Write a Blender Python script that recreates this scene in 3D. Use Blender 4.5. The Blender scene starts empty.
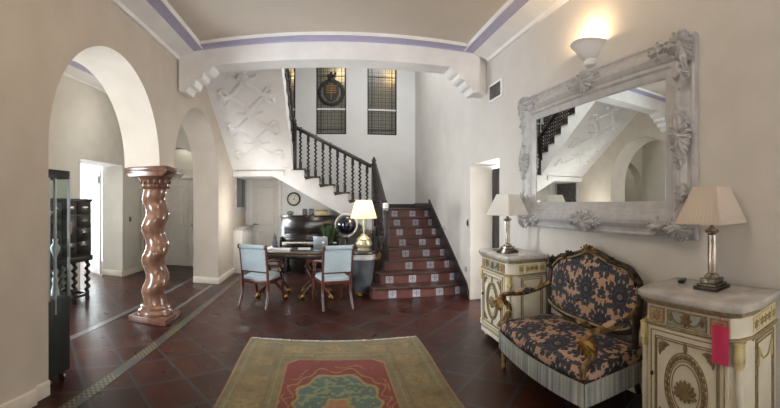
import bpy, bmesh, math, random
from mathutils import Matrix, Vector
from mathutils.geometry import tessellate_polygon
random.seed(7)
PI = math.pi
sc = bpy.context.scene
COL = sc.collection
R = lambda d: math.radians(d)
T = Matrix.Translation

# ------------------------------------------------------------------ camera (hand-held panorama: cylindrical)
F, XC, Y0 = 378.0, 326.5, 204.0
cd = bpy.data.cameras.new('camera')
cam = bpy.data.objects.new('camera', cd)
COL.objects.link(cam)
cam.location = (0, 0, 1.5)
cam.rotation_euler = (PI / 2, 0, 0)
sc.camera = cam
cd.type = 'PANO'
pc = cd if hasattr(cd, 'panorama_type') else cd.cycles
pc.panorama_type = 'CENTRAL_CYLINDRICAL'
pc.central_cylindrical_range_u_min = (0 - XC) / F
pc.central_cylindrical_range_u_max = (780 - XC) / F
pc.central_cylindrical_range_v_min = -(408 - Y0) / F
pc.central_cylindrical_range_v_max = Y0 / F
pc.central_cylindrical_radius = 1.0

# ------------------------------------------------------------------ materials
def lin(h):
    if isinstance(h, str):
        h = [int(h[i:i + 2], 16) / 255 for i in (0, 2, 4)]
    return tuple((c / 12.92 if c <= .04045 else ((c + .055) / 1.055) ** 2.4) for c in h)

class N:
    """small node helper"""
    def __init__(s, name):
        s.m = bpy.data.materials.new(name)
        s.m.use_nodes = True
        s.t = s.m.node_tree
        s.b = s.t.nodes['Principled BSDF']
    def node(s, t, **k):
        n = s.t.nodes.new(t)
        for a, v in k.items():
            setattr(n, a, v)
        return n
    def link(s, a, b):
        s.t.links.new(a, b)
    def math(s, op, a, b=None, c=None):
        n = s.node('ShaderNodeMath', operation=op)
        for i, v in enumerate((a, b, c)):
            if v is None:
                continue
            if isinstance(v, (int, float)):
                n.inputs[i].default_value = v
            else:
                s.link(v, n.inputs[i])
        return n.outputs[0]
    def mix(s, fac, a, b):
        n = s.node('ShaderNodeMix', data_type='RGBA')
        for i, v in ((0, fac), (6, a), (7, b)):
            if isinstance(v, (int, float)):
                n.inputs[i].default_value = v
            elif isinstance(v, tuple):
                n.inputs[i].default_value = (*v, 1)
            else:
                s.link(v, n.inputs[i])
        return n.outputs[2]
    def noise(s, scale, detail=3, vec=None):
        n = s.node('ShaderNodeTexNoise')
        n.inputs['Scale'].default_value = scale
        n.inputs['Detail'].default_value = detail
        if vec is None:
            vec = s.node('ShaderNodeTexCoord').outputs['Object']
        s.link(vec, n.inputs['Vector'])
        return n.outputs[0]
    def bump(s, h, strength, dist=.01):
        n = s.node('ShaderNodeBump')
        n.inputs['Strength'].default_value = strength
        n.inputs['Distance'].default_value = dist
        s.link(h, n.inputs['Height'])
        s.link(n.outputs[0], s.b.inputs['Normal'])

def mat(name, c, rough=.5, metal=0.0, c2=None, scale=12, bump=0.0, bscale=None, coat=0.0, spec=None, lo=.35, hi=.65):
    n = N(name)
    n.b.inputs['Roughness'].default_value = rough
    n.b.inputs['Metallic'].default_value = metal
    if coat:
        n.b.inputs['Coat Weight'].default_value = coat
        n.b.inputs['Coat Roughness'].default_value = .12
    if spec is not None:
        n.b.inputs['Specular IOR Level'].default_value = spec
    c = lin(c)
    c2 = lin(c2) if c2 else tuple(x * .93 for x in c)
    fac = n.noise(scale)
    mr = n.node('ShaderNodeMapRange')
    mr.inputs['From Min'].default_value = lo
    mr.inputs['From Max'].default_value = hi
    n.link(fac, mr.inputs['Value'])
    n.link(n.mix(mr.outputs[0], c, c2), n.b.inputs['Base Color'])
    if bump:
        n.bump(n.noise(bscale or scale * 4), bump)
    return n.m

def attr_mat(name, rough=.9, bump=.3, sheen=.2, bscale=300):
    n = N(name)
    a = n.node('ShaderNodeAttribute', attribute_name='pattern')
    k = n.noise(60, 2)
    k2 = n.math('MULTIPLY_ADD', k, .35, .82)
    vm = n.node('ShaderNodeVectorMath', operation='SCALE')
    n.link(a.outputs['Color'], vm.inputs[0]); n.link(k2, vm.inputs['Scale'])
    n.link(vm.outputs[0], n.b.inputs['Base Color'])
    n.b.inputs['Roughness'].default_value = rough
    n.b.inputs['Sheen Weight'].default_value = sheen
    n.bump(n.noise(bscale, 2), bump, .004)
    return n.m

def floor_mat():
    n = N('floor_tile')
    g = n.node('ShaderNodeNewGeometry').outputs['Position']
    s = n.node('ShaderNodeSeparateXYZ'); n.link(g, s.inputs[0])
    p = .43 * math.sqrt(2)
    u = n.math('DIVIDE', n.math('ADD', s.outputs[0], s.outputs[1]), p)
    v = n.math('DIVIDE', n.math('SUBTRACT', s.outputs[0], s.outputs[1]), p)
    fu, fv = n.math('FRACT', u), n.math('FRACT', v)
    iu, iv = n.math('FLOOR', u), n.math('FLOOR', v)
    par = n.math('FLOORED_MODULO', n.math('ADD', iu, iv), 2.0)
    w = .075
    edge = n.math('MAXIMUM', n.math('LESS_THAN', fu, w), n.math('LESS_THAN', fv, w))
    su = n.math('DIVIDE', n.math('SUBTRACT', fu, w), 1 - w)
    sv = n.math('DIVIDE', n.math('SUBTRACT', fv, w), 1 - w)
    a = n.math('ADD', n.math('MULTIPLY', par, su), n.math('MULTIPLY', n.math('SUBTRACT', 1.0, par), sv))
    b = n.math('ADD', n.math('MULTIPLY', par, sv), n.math('MULTIPLY', n.math('SUBTRACT', 1.0, par), su))
    a3 = n.math('MULTIPLY', a, 2.0)
    fa = n.math('FRACT', a3)
    g1 = n.math('GREATER_THAN', n.math('ABSOLUTE', n.math('SUBTRACT', fa, .5)), .475)
    g2 = n.math('GREATER_THAN', n.math('ABSOLUTE', n.math('SUBTRACT', b, .5)), .487)
    grout = n.math('MAXIMUM', g1, g2)
    cb = n.node('ShaderNodeCombineXYZ')
    n.link(iu, cb.inputs[0]); n.link(iv, cb.inputs[1]); n.link(n.math('FLOOR', a3), cb.inputs[2])
    wn = n.node('ShaderNodeTexWhiteNoise'); n.link(cb.outputs[0], wn.inputs['Vector'])
    big = n.noise(1.3, 4)
    tone = n.math('ADD', n.math('MULTIPLY', wn.outputs[0], .75), n.math('MULTIPLY', big, .35))
    tile = n.mix(tone, lin('2c130d'), lin('492217'))
    tile = n.mix(n.math('MULTIPLY', n.noise(9, 5), .55), tile, lin('2a140f'))
    c = n.mix(grout, tile, lin('2c1c18'))
    c = n.mix(edge, c, n.mix(n.noise(14, 4), lin('2b2828'), lin('433f40')))
    n.link(c, n.b.inputs['Base Color'])
    n.b.inputs['Specular IOR Level'].default_value = .3
    r = n.math('MULTIPLY_ADD', n.noise(5, 4), .22, .20)
    n.link(r, n.b.inputs['Roughness'])
    h = n.math('SUBTRACT', 1.0, n.math('MULTIPLY', grout, .7))
    n.bump(n.math('ADD', h, n.math('MULTIPLY', n.noise(4, 2), .35)), .2, .005)
    return n.m

def inlay_mat(name, c1, c2, size, c3=None):
    n = N(name)
    tc = n.node('ShaderNodeTexCoord').outputs['Object']
    ch = n.node('ShaderNodeTexChecker'); n.link(tc, ch.inputs['Vector'])
    ch.inputs['Color1'].default_value = (*lin(c1), 1); ch.inputs['Color2'].default_value = (*lin(c2), 1)
    ch.inputs['Scale'].default_value = 1 / size
    c = ch.outputs[0]
    if c3:
        c = n.mix(n.math('GREATER_THAN', n.noise(2.2, 1), .52), c, lin(c3))
    n.link(c, n.b.inputs['Base Color'])
    n.b.inputs['Roughness'].default_value = .35
    return n.m

def wood_mat(name, c, c2, rough=.3, coat=.3):
    n = N(name)
    tc = n.node('ShaderNodeTexCoord').outputs['Object']
    mp = n.node('ShaderNodeMapping'); mp.inputs['Scale'].default_value = (6, 6, 1.2)
    n.link(tc, mp.inputs[0])
    f = n.noise(7, 5, mp.outputs[0])
    n.link(n.mix(f, lin(c), lin(c2)), n.b.inputs['Base Color'])
    n.b.inputs['Roughness'].default_value = rough
    n.b.inputs['Coat Weight'].default_value = coat
    n.b.inputs['Coat Roughness'].default_value = .15
    return n.m

def glass_mat(name, tint='ffffff', rough=0.0):
    n = N(name)
    n.b.inputs['Base Color'].default_value = (*lin(tint), 1)
    tr = n.node('ShaderNodeBsdfTransparent'); tr.inputs[0].default_value = (*lin(tint), 1)
    gl = n.node('ShaderNodeBsdfGlossy'); gl.inputs['Roughness'].default_value = .02
    lw = n.node('ShaderNodeLayerWeight'); lw.inputs['Blend'].default_value = .5
    fac = n.math('MULTIPLY_ADD', n.math('POWER', lw.outputs['Facing'], 5.0), .6, .035)
    mx = n.node('ShaderNodeMixShader')
    n.link(fac, mx.inputs[0]); n.link(tr.outputs[0], mx.inputs[1]); n.link(gl.outputs[0], mx.inputs[2])
    n.link(mx.outputs[0], n.t.nodes['Material Output'].inputs[0])
    return n.m

def shade_mat(name, c, trans=.5):
    n = N(name)
    d = n.node('ShaderNodeBsdfDiffuse'); d.inputs[0].default_value = (*lin(c), 1)
    t = n.node('ShaderNodeBsdfTranslucent'); t.inputs[0].default_value = (*lin(c), 1)
    mx = n.node('ShaderNodeMixShader'); mx.inputs[0].default_value = trans
    n.link(d.outputs[0], mx.inputs[1]); n.link(t.outputs[0], mx.inputs[2])
    n.link(mx.outputs[0], n.t.nodes['Material Output'].inputs[0])
    return n.m

def leaded_mat():
    n = N('leaded_glass')
    tc = n.node('ShaderNodeTexCoord').outputs['Object']
    s = n.node('ShaderNodeSeparateXYZ'); n.link(tc, s.inputs[0])
    def grid(v, k, w):
        return n.math('GREATER_THAN', n.math('ABSOLUTE', n.math('SUBTRACT', n.math('FRACT', n.math('MULTIPLY', v, k)), .5)), .5 - w)
    lead = n.math('MAXIMUM', grid(s.outputs[0], 11.0, .06), grid(s.outputs[2], 11.0, .06))
    dx = n.math('FRACT', n.math('MULTIPLY', s.outputs[0], 18.0)); dz = n.math('FRACT', n.math('MULTIPLY', s.outputs[2], 18.0))
    dot = n.math('LESS_THAN', n.math('ADD', n.math('POWER', n.math('SUBTRACT', dx, .5), 2.0), n.math('POWER', n.math('SUBTRACT', dz, .5), 2.0)), .08)
    c = n.mix(n.noise(22, 3), lin('b3aea0'), lin('7f7b70'))
    c = n.mix(n.math('MULTIPLY', dot, .45), c, lin('3a382f'))
    c = n.mix(n.math('MULTIPLY', lead, .6), c, lin('2b2925'))
    d = n.node('ShaderNodeBsdfDiffuse'); t = n.node('ShaderNodeBsdfTranslucent'); g = n.node('ShaderNodeBsdfGlossy')
    g.inputs['Roughness'].default_value = .2
    n.link(c, d.inputs[0]); n.link(c, t.inputs[0])
    m1 = n.node('ShaderNodeMixShader'); m1.inputs[0].default_value = .6
    n.link(d.outputs[0], m1.inputs[1]); n.link(t.outputs[0], m1.inputs[2])
    m2 = n.node('ShaderNodeMixShader'); m2.inputs[0].default_value = .04
    n.link(m1.outputs[0], m2.inputs[1]); n.link(g.outputs[0], m2.inputs[2])
    n.link(m2.outputs[0], n.t.nodes['Material Output'].inputs[0])
    return n.m

def emit_mat(name, c, e):
    n = N(name)
    n.b.inputs['Emission Color'].default_value = (*lin(c), 1)
    n.b.inputs['Emission Strength'].default_value = e
    n.b.inputs['Base Color'].default_value = (*lin(c), 1)
    return n.m

M = dict(
    wall=mat('wall_plaster', 'c6bcae', .9, scale=3, c2='c0b5a6', bump=.06, bscale=45),  # plaster colour darkened to stand in for weaker light on the side wall
    stairwall=mat('stair_wall_plaster', 'e6e5e2', .9, scale=3, c2='e2e1dd', bump=.06, bscale=45),  # plaster colour lightened to make up for missing light around the stairs
    rightwall=mat('right_wall_plaster', 'd0cbc4', .9, scale=3, c2='cac5bd', bump=.06, bscale=45),  # same plaster, its colour lowered in place of less light on this wall
    ceil=mat('ceiling_paint', 'd2c8ba', .95, scale=2, c2='cdc3b5'),
    white=mat('white_plaster', 'efedea', .75, scale=4),
    purple=mat('lilac_paint', 'b9b5cf', .8),
    skirting=mat('skirting_paint', 'e4dccb', .5),
    marble=mat('red_marble', '876350', .16, c2='674a3b', scale=9, coat=.4, lo=.3, hi=.7),
    marble_dark=mat('dark_red_marble', '75503f', .2, c2='553a2e', scale=16, coat=.3, lo=.3, hi=.7),
    darkwood=wood_mat('dark_wood', '1c1513', '2b201c', .32),
    blackwood=wood_mat('black_wood', '120f0e', '1f1a18', .35),
    redwood=wood_mat('mahogany', '401b12', '5e2c1b', .3),
    pianoblack=wood_mat('piano_lacquer', '14100e', '221a16', .18, .6),
    tread=wood_mat('dark_tread', '38231d', '4a2f27', .3),
    terracotta=mat('terracotta_riser', '744740', .45, c2='643b37', scale=6),
    tilewhite=mat('white_glazed_tile', 'b4b1b5', .25),
    tileblue=mat('blue_glaze', '6a7796', .3),
    blue=mat('pale_blue_damask', '9eadb3', .7, c2='abb8bc', scale=40, bump=.1),
    gilt=mat('gilt', 'b08a4a', .38, .75, c2='7a5a2c', scale=30),
    giltold=mat('aged_gilt', 'a58350', .40, .45, c2='4d3a25', scale=22, bump=.4, bscale=60),
    bronze=mat('dark_gilt_wood', '463825', .42, .35, c2='261d15', scale=18, bump=.4, bscale=60),
    goldpaint=mat('gold_paint', 'a3906a', .5, .1, c2='86734f', scale=30),
    brownpaint=mat('brown_gold_paint', '87714c', .55, .1, c2='6b5837', scale=30),
    cream=mat('cream_paint', 'dad4c2', .42, c2='cdc6b0', scale=5, coat=.1),
    yellowcream=mat('yellow_cream_paint', 'd8c998', .45, c2='c9b880', scale=8),
    greyblue=mat('grey_blue_paint', 'a9aca6', .45, c2='989c98', scale=12),
    peach=mat('peach_paint', 'c99f80', .5, c2='b98d6c', scale=14),
    topmarble=mat('pale_marble', 'c9c5c0', .22, c2='aaa6a2', scale=7, coat=.3),
    silverframe=mat('silver_grey_paint', 'bfbdbc', .42, .1, c2='b1afae', scale=14),
    chrome=mat('polished_nickel', 'b5ada0', .16, .95, c2='8d867b', scale=8),
    darknickel=mat('dark_nickel', '6b645a', .2, .9, c2='4a453e', scale=8),
    crystal=glass_mat('clear_column_glass', 'e6e8e6'),
    glass=glass_mat('cabinet_glass', 'f3f7f5'),
    shade=shade_mat('cream_lamp_shade', 'faf7ef', .45),
    shade2=shade_mat('pleated_lamp_shade', 'ddd0c2', .25),
    shadelit=shade_mat('lit_lamp_shade', 'f0e4c6', .4),
    leaded=leaded_mat(),
    leadframe=mat('dark_window_metal', '2c2b28', .45, .4),
    charcoal=mat('charcoal_panel', '20251f', .5, c2='1a1e1a'),
    drum=mat('grey_drum_paint', '5b6065', .45, c2='4c5156', scale=6),
    navy=mat('navy_globe', '090b18', .12, c2='0e1222', scale=4, coat=.6),
    paper=mat('paper', 'e8e6e0', .8),
    plant=mat('leaf_green', '34452a', .55, c2='4c5e38', scale=20),
    pot=mat('dark_pot', '24221f', .4),
    alum=mat('aluminium', 'b9bcbf', .3, .7),
    apple=mat('pale_emblem', 'eef0f2', .4),
    black=mat('black_plastic', '141414', .4),
    bag=mat('black_leather', '141316', .45, c2='1f1d20', scale=10, bump=.3),
    pink=mat('pink_fabric', 'c8365f', .8),
    ivory=mat('ivory_keys', 'e6dfce', .3),
    brass=mat('brass', 'cfc4a6', .32, .5, c2='b0a27e', scale=12),
    clockface=mat('clock_face', 'd8d2c2', .6),
    mirror=None,
    damask=attr_mat('damask_fabric', .8, .25, .0),
    rugpile=attr_mat('rug_pile', 1.0, .6, .03, 260),
    fringe=attr_mat('bullion_fringe', .85, .3, .2),
    floor=floor_mat(),
    inlay=inlay_mat('mosaic_inlay', '6a6549', '2b2826', .03, '454240'),
    greystrip=mat('grey_stone_strip', '6b6664', .3, c2='565150', scale=12),
    picture=mat('dark_print', '57544f', .15, c2='34312f', scale=16, lo=.4, hi=.6),
    hallpaint=mat('hall_paint', 'd6d2c8', .9, scale=3, c2='cfcbc0', bump=.06, bscale=45),
    door=mat('door_paint', 'dfdcd4', .55),
    statue=mat('grey_stoneware', '6a6a70', .5, c2='54545a'),
    porcelain=mat('porcelain', 'c5ccc8', .3),
    daypane=emit_mat('daylight_pane', 'e9f1ff', 1.5),
    bulb=emit_mat('warm_bulb', 'ffd79a', 8),
)
_n = N('silvered_glass')
_n.b.inputs['Base Color'].default_value = (.83, .86, .84, 1); _n.b.inputs['Metallic'].default_value = 1; _n.b.inputs['Roughness'].default_value = .0
M['mirror'] = _n.m

# ------------------------------------------------------------------ mesh builder
class MB:
    def __init__(s, X=None):
        s.v, s.f, s.m, s.c = [], [], [], []
        s.X = X or Matrix()
    def add(s, vs, fs, mi=0, X=None, cols=None):
        X = s.X @ X if X is not None else s.X
        o = len(s.v)
        s.v += [X @ Vector(p) for p in vs]
        s.f += [tuple(o + i for i in f) for f in fs]
        s.m += [mi] * len(fs)
        s.c += cols if cols else [(.5, .5, .5)] * len(vs)
        return s
    def box(s, x0, x1, y0, y1, z0, z1, mi=0, X=None):
        v = [(x, y, z) for z in (z0, z1) for x, y in ((x0, y0), (x1, y0), (x1, y1), (x0, y1))]
        return s.add(v, [(3, 2, 1, 0), (4, 5, 6, 7), (0, 1, 5, 4), (1, 2, 6, 5), (2, 3, 7, 6), (3, 0, 4, 7)], mi, X)
    def lathe(s, prof, seg=24, mi=0, X=None, sq=None):
        v, f = [], []
        for r, z in prof:
            for k in range(seg):
                a = 2 * PI * (k + .5) / seg
                v.append((r * math.cos(a), r * math.sin(a), z))
        for i in range(len(prof) - 1):
            for k in range(seg):
                k2 = (k + 1) % seg
                f.append((i * seg + k, i * seg + k2, (i + 1) * seg + k2, (i + 1) * seg + k))
        f.append(tuple(reversed(range(seg)))); f.append(tuple(range((len(prof) - 1) * seg, len(prof) * seg)))
        return s.add(v, f, mi, X)
    def cyl(s, r, z0, z1, seg=20, mi=0, X=None, r2=None):
        return s.lathe([(r, z0), (r2 if r2 is not None else r, z1)], seg, mi, X)
    def ell(s, c, r, mi=0, X=None, seg=14, ring=8):
        if not hasattr(r, '__len__'):
            r = (r, r, r)
        v = [(c[0], c[1], c[2] - r[2])]; f = []
        for i in range(1, ring):
            t = -PI / 2 + PI * i / ring
            for k in range(seg):
                a = 2 * PI * k / seg
                v.append((c[0] + r[0] * math.cos(t) * math.cos(a), c[1] + r[1] * math.cos(t) * math.sin(a), c[2] + r[2] * math.sin(t)))
        v.append((c[0], c[1], c[2] + r[2]))
        for k in range(seg):
            k2 = (k + 1) % seg
            f.append((0, 1 + k2, 1 + k))
            for i in range(ring - 2):
                a = 1 + i * seg
                f.append((a + k, a + k2, a + seg + k2, a + seg + k))
            a = 1 + (ring - 2) * seg
            f.append((a + k, a + k2, len(v) - 1))
        return s.add(v, f, mi, X)
    def tube(s, pts, r, seg=10, mi=0, X=None, flat=1.0, closed=False, up=(0, 0, 1)):
        pts = [Vector(p) for p in pts]
        n = len(pts)
        rr = r if hasattr(r, '__len__') else [r] * n
        v, f = [], []
        prev = None
        for i, p in enumerate(pts):
            a = pts[(i - 1) % n] if (closed or i > 0) else pts[i]
            b = pts[(i + 1) % n] if (closed or i < n - 1) else pts[i]
            t = (b - a).normalized()
            u = Vector(up)
            if abs(t.dot(u)) > .95:
                u = Vector((1, 0, 0)) if prev is None else prev
            w = t.cross(u).normalized(); q = w.cross(t).normalized(); prev = q
            for k in range(seg):
                an = 2 * PI * k / seg
                v.append(p + w * (rr[i] * math.cos(an)) + q * (rr[i] * flat * math.sin(an)))
        for i in range(n if closed else n - 1):
            j = (i + 1) % n
            for k in range(seg):
                k2 = (k + 1) % seg
                f.append((i * seg + k, i * seg + k2, j * seg + k2, j * seg + k))
        if not closed:
            f.append(tuple(reversed(range(seg)))); f.append(tuple(range((n - 1) * seg, n * seg)))
        return s.add(v, f, mi, X)
    def prism(s, loop, axis, a, b, mi=0, X=None, holes=()):
        """extrude a 2-D outline (with holes) along an axis"""
        loops = [list(loop)] + [list(h) for h in holes]
        def P(p, t):
            return {'x': (t, p[0], p[1]), 'y': (p[0], t, p[1]), 'z': (p[0], p[1], t)}[axis]
        flat = [p for l in loops for p in l]
        tris = tessellate_polygon([[Vector((p[0], p[1], 0)) for p in l] for l in loops])
        n = len(flat)
        v = [P(p, a) for p in flat] + [P(p, b) for p in flat]
        f = [tuple(t) for t in tris] + [tuple(i + n for i in reversed(t)) for t in tris]
        o = 0
        for l in loops:
            k = len(l)
            for i in range(k):
                j = (i + 1) % k
                f.append((o + i, o + j, n + o + j, n + o + i))
            o += k
        return s.add(v, f, mi, X)
    def barley(s, r, amp, pitch, z0, z1, seg=10, per=10, mi=0, X=None, hand=1, ph=0.0):
        n = max(4, int((z1 - z0) / pitch * per))
        pts = []
        v, f = [], []
        for i in range(n + 1):
            z = z0 + (z1 - z0) * i / n
            a = hand * 2 * PI * (z - z0) / pitch + ph
            e = min(1, min(i, n - i) / (per * .4))
            cx, cy = amp * e * math.cos(a), amp * e * math.sin(a)
            for k in range(seg):
                b = 2 * PI * k / seg
                v.append((cx + r * math.cos(b), cy + r * math.sin(b), z))
        for i in range(n):
            for k in range(seg):
                k2 = (k + 1) % seg
                f.append((i * seg + k, i * seg + k2, (i + 1) * seg + k2, (i + 1) * seg + k))
        f.append(tuple(reversed(range(seg)))); f.append(tuple(range(n * seg, (n + 1) * seg)))
        return s.add(v, f, mi, X)
    def grid(s, nu, nv, fn, mi=0, X=None, colfn=None, wrap=False):
        v, c, f = [], [], []
        for j in range(nv + 1):
            for i in range(nu + 1):
                v.append(fn(i / nu, j / nv))
                c.append(colfn(i / nu, j / nv) if colfn else (.5, .5, .5))
        for j in range(nv):
            for i in range(nu):
                a = j * (nu + 1) + i
                f.append((a, a + 1, a + nu + 2, a + nu + 1))
        return s.add(v, f, mi, X, c)
    def leaf(s, L, W, H, mi=0, X=None, curl=.25):
        """an acanthus-like lobed leaf lying in XY along +X, bulging in +Z"""
        n, m = 9, 4
        v, f = [], []
        for i in range(n + 1):
            t = i / n
            w = W * math.sin(PI * min(1, t * .92 + .08)) ** .7 * (1 + .18 * math.sin(t * PI * 7))
            for k in range(m + 1):
                q = k / m * 2 - 1
                v.append((L * t, w * q * .5, H * (1 - q * q * .9) * (math.sin(PI * (t * .8 + .2)) ** .5) + curl * H * t * t))
        for i in range(n):
            for k in range(m):
                a = i * (m + 1) + k
                f.append((a, a + m + 1, a + m + 2, a + 1))
        return s.add(v, f, mi, X)
    def build(s, name, mats, parent=None, smooth=True, angle=40, bevel=0.0, label=None, pattern=False, seg=2):
        me = bpy.data.meshes.new(name)
        me.from_pydata([tuple(p) for p in s.v], [], s.f)
        for k in (mats if isinstance(mats, (list, tuple)) else [mats]):
            me.materials.append(M[k])
        me.polygons.foreach_set('material_index', s.m)
        if pattern:
            at = me.color_attributes.new('pattern', 'FLOAT_COLOR', 'POINT')
            at.data.foreach_set('color', [x for c in s.c for x in (*c, 1.0)])
        bm = bmesh.new(); bm.from_mesh(me)
        bmesh.ops.recalc_face_normals(bm, faces=bm.faces)
        if bevel:
            ed = [e for e in bm.edges if len(e.link_faces) == 2 and e.calc_face_angle(0) > R(30)]
            bmesh.ops.bevel(bm, geom=ed, offset=bevel, segments=seg, affect='EDGES', profile=.5, clamp_overlap=True)
        bm.to_mesh(me); bm.free()
        if smooth:
            me.shade_smooth()
            me.set_sharp_from_angle(angle=R(angle))
        o = bpy.data.objects.new(name, me)
        COL.objects.link(o)
        if parent:
            o.parent = parent
        if label:
            o['label'] = label
        return o

def tag(o, label, cat, group=None):
    o['label'] = label; o['category'] = cat
    if group:
        o['group'] = group
    return o
def thing(name, label, cat, loc=(0, 0, 0), rz=0.0, group=None):
    o = bpy.data.objects.new(name, None)
    COL.objects.link(o)
    o.empty_display_size = .1
    o.location = loc; o.rotation_euler = (0, 0, rz)
    o['kind'] = 'thing'
    return tag(o, label, cat, group)
def struct(o):
    o['kind'] = 'structure'
    return o
def copy_tree(o, parent=None):
    c = o.copy(); COL.objects.link(c)
    if parent:
        c.parent = parent
    for ch in list(o.children):
        copy_tree(ch, c)
    return c
def rect(a0, a1, b0, b1):
    return [(a0, b0), (a1, b0), (a1, b1), (a0, b1)]
def arc(cx, cz, r, a0, a1, n=32):
    return [(cx + r * math.cos(R(a0 + (a1 - a0) * i / n)), cz + r * math.sin(R(a0 + (a1 - a0) * i / n))) for i in range(n + 1)]
def spline(pts, n=8):
    """Catmull-Rom through points"""
    P = [Vector(p) for p in pts]; out = []
    for i in range(len(P) - 1):
        p0, p1, p2, p3 = P[max(i - 1, 0)], P[i], P[i + 1], P[min(i + 2, len(P) - 1)]
        for k in range(n):
            t = k / n
            out.append(.5 * ((2 * p1) + (p2 - p0) * t + (2 * p0 - 5 * p1 + 4 * p2 - p3) * t * t + (3 * p1 - p0 - 3 * p2 + p3) * t ** 3))
    out.append(P[-1])
    return out

# ------------------------------------------------------------------ room dimensions
XL, XL2, XR, YB, ZC, ZTOP = -2.0, -2.5, 2.2, 9.2, 3.60, 5.7
XH, YH, YF = -4.0, 8.5, -4.2
ZK = 3.48                                   # crease under the cornice

# floor
struct(MB().box(-7.6, 3.6, YF - .2, 9.6, -.1, 0).build('floor', 'floor', smooth=False))
struct(MB().box(-1.81, -1.71, YF, 9.0, 0, .004).build('trim_1', 'inlay', smooth=False))
struct(MB().box(-2.68, -2.60, YF, 8.4, 0, .004).build('trim_2', 'greystrip', smooth=False))
struct(MB().box(-2.12, -2.06, 4.9, 6.7, 0, .004).build('trim_3', 'greystrip', smooth=False))

# arcade wall on the left: two round arches that land on the twisted column
lp = [(2.04, 0), (2.21, 0), (2.21, 1.97)] + [(y, 1.97 + (z - 1.97) * 1.05) for y, z in arc(3.22, 1.97, 1.01, 180, 0, 40)] + [(4.70, 1.97)] + arc(5.75, 1.97, 1.05, 180, 0, 40) + [(6.80, 0), (YB + .2, 0), (YB + .2, ZTOP), (2.04, ZTOP)]
lp2 = []
for p in lp:
    if not lp2 or (Vector(p) - Vector(lp2[-1])).length > 1e-5:
        lp2.append(p)
b = MB().prism(lp2, 'x', XL2, XL)
b.box(XL2, XL + .025, YF - .2, 2.04, 0, ZTOP)
struct(b.build('wall_left', 'wall', angle=30))
# right wall with a doorway
b = MB().prism([(YF - .2, 0), (4.47, 0), (4.47, 2.11), (5.50, 2.11), (5.50, 0), (YB + .2, 0), (YB + .2, ZTOP), (YF - .2, ZTOP)], 'x', XR, XR + .38)
struct(b.build('wall_right', 'rightwall', smooth=False))
# stairwell back wall with three tall windows
WIN = [(-1.50, -.76), (-.25, .48), (1.00, 1.73)]
b = MB().prism(rect(XL - .4, XR + .3, 0, ZTOP), 'y', YB, YB + .22, holes=[rect(a, c, 3.20, 5.05) for a, c in WIN])
struct(b.build('wall_back', 'stairwall', smooth=False))
# wall behind the photographer with a wide window opening
b = MB().prism(rect(-4.2, XR + .3, 0, ZTOP), 'y', YF - .2, YF, holes=[rect(-1.6, 1.9, .35, 3.0)])
struct(b.build('wall_front', 'wall', smooth=False))
# ceilings
struct(MB().box(XL, XR, YF, 4.95, ZC, ZC + .2).build('ceiling', 'ceil', smooth=False))
struct(MB().box(XL, XR, 4.9, YB, ZTOP - .1, ZTOP + .1).build('stairwell_ceiling', 'stairwall', smooth=False))
struct(MB().box(XH - .5, XL2, YF, YB, 3.8, 3.95).build('hall_ceiling', 'ceil', smooth=False))

# hall beyond the arcade
b = MB().prism([(YF - .2, 0), (5.25, 0), (5.25, 2.29), (6.68, 2.29), (6.68, 0), (YB, 0), (YB, 3.95), (YF - .2, 3.95)], 'x', XH - .5, XH, holes=[rect(.4, 2.6, .5, 2.7)])
struct(b.build('hall_wall_left', 'hallpaint', smooth=False))
struct(MB().box(XH, XL2, YH, YH + .2, 0, 3.9).build('hall_wall_back', 'hallpaint', smooth=False))
b = MB().prism([(XH, 0), (XH + .02, 0)] + arc(-3.25, 2.0, .73, 180, 0, 30) + [(XL2 - .02, 0), (XL2, 0), (XL2, 3.9), (XH, 3.9)], 'y', 7.55, 7.85)
struct(b.build('hall_arch_wall', 'hallpaint', angle=30))
# side room past the hall doorway
b = MB()
b.box(-7.6, -7.4, 3.0, 9.0, 0, 3.2); b.box(-7.4, XH - .5, 8.2, 8.4, 0, 3.2); b.box(-7.4, XH - .5, 3.0, 3.2, 0, 3.2)
struct(b.build('side_room_wall', 'white', smooth=False))
struct(MB().box(-7.6, XH - .5, 3.0, 8.4, 3.2, 3.3).build('side_room_ceiling', 'white', smooth=False))
# recess behind the right doorway
b = MB()
b.box(XR + .38, 3.6, 5.6, 5.7, 0, 2.6); b.box(3.5, 3.6, 4.2, 5.6, 0, 2.6); b.box(XR + .38, 3.6, 4.1, 4.2, 0, 2.6); b.box(XR + .38, 3.6, 4.1, 5.7, 2.5, 2.6)
struct(b.build('passage_wall', 'door', smooth=False))

# cornice: soffit band, lilac stripe, white moulding
def cornice(name, x_w, sgn, y0, y1, zk=ZK, zc=ZC):
    pr = lambda l: [(x_w + sgn * a, z) for a, z in l]
    b = MB()
    b.prism(pr([(0, zk), (.03, zk), (.05, zk + .03), (.20, zk + .07), (.24, zk + .08), (.24, zc + .02), (0, zc + .02)]), 'y', y0, y1, 0)
    b.prism(pr([(.20, zk + .082), (.36, zk + .095), (.36, zc + .01), (.20, zc + .01)]), 'y', y0, y1, 1)
    b.prism(pr([(.36, zk + .095), (.375, zk + .088), (.39, zk + .10), (.40, zc), (.36, zc)]), 'y', y0, y1, 0)
    return struct(b.build(name, ['white', 'purple'], angle=25))
cornice('trim_4', XL, 1, YF, 4.80)
cornice('trim_5', XR, -1, YF, 4.80)
cornice('trim_6', XH, 1, YF, 7.55, 3.62, 3.80)
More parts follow.
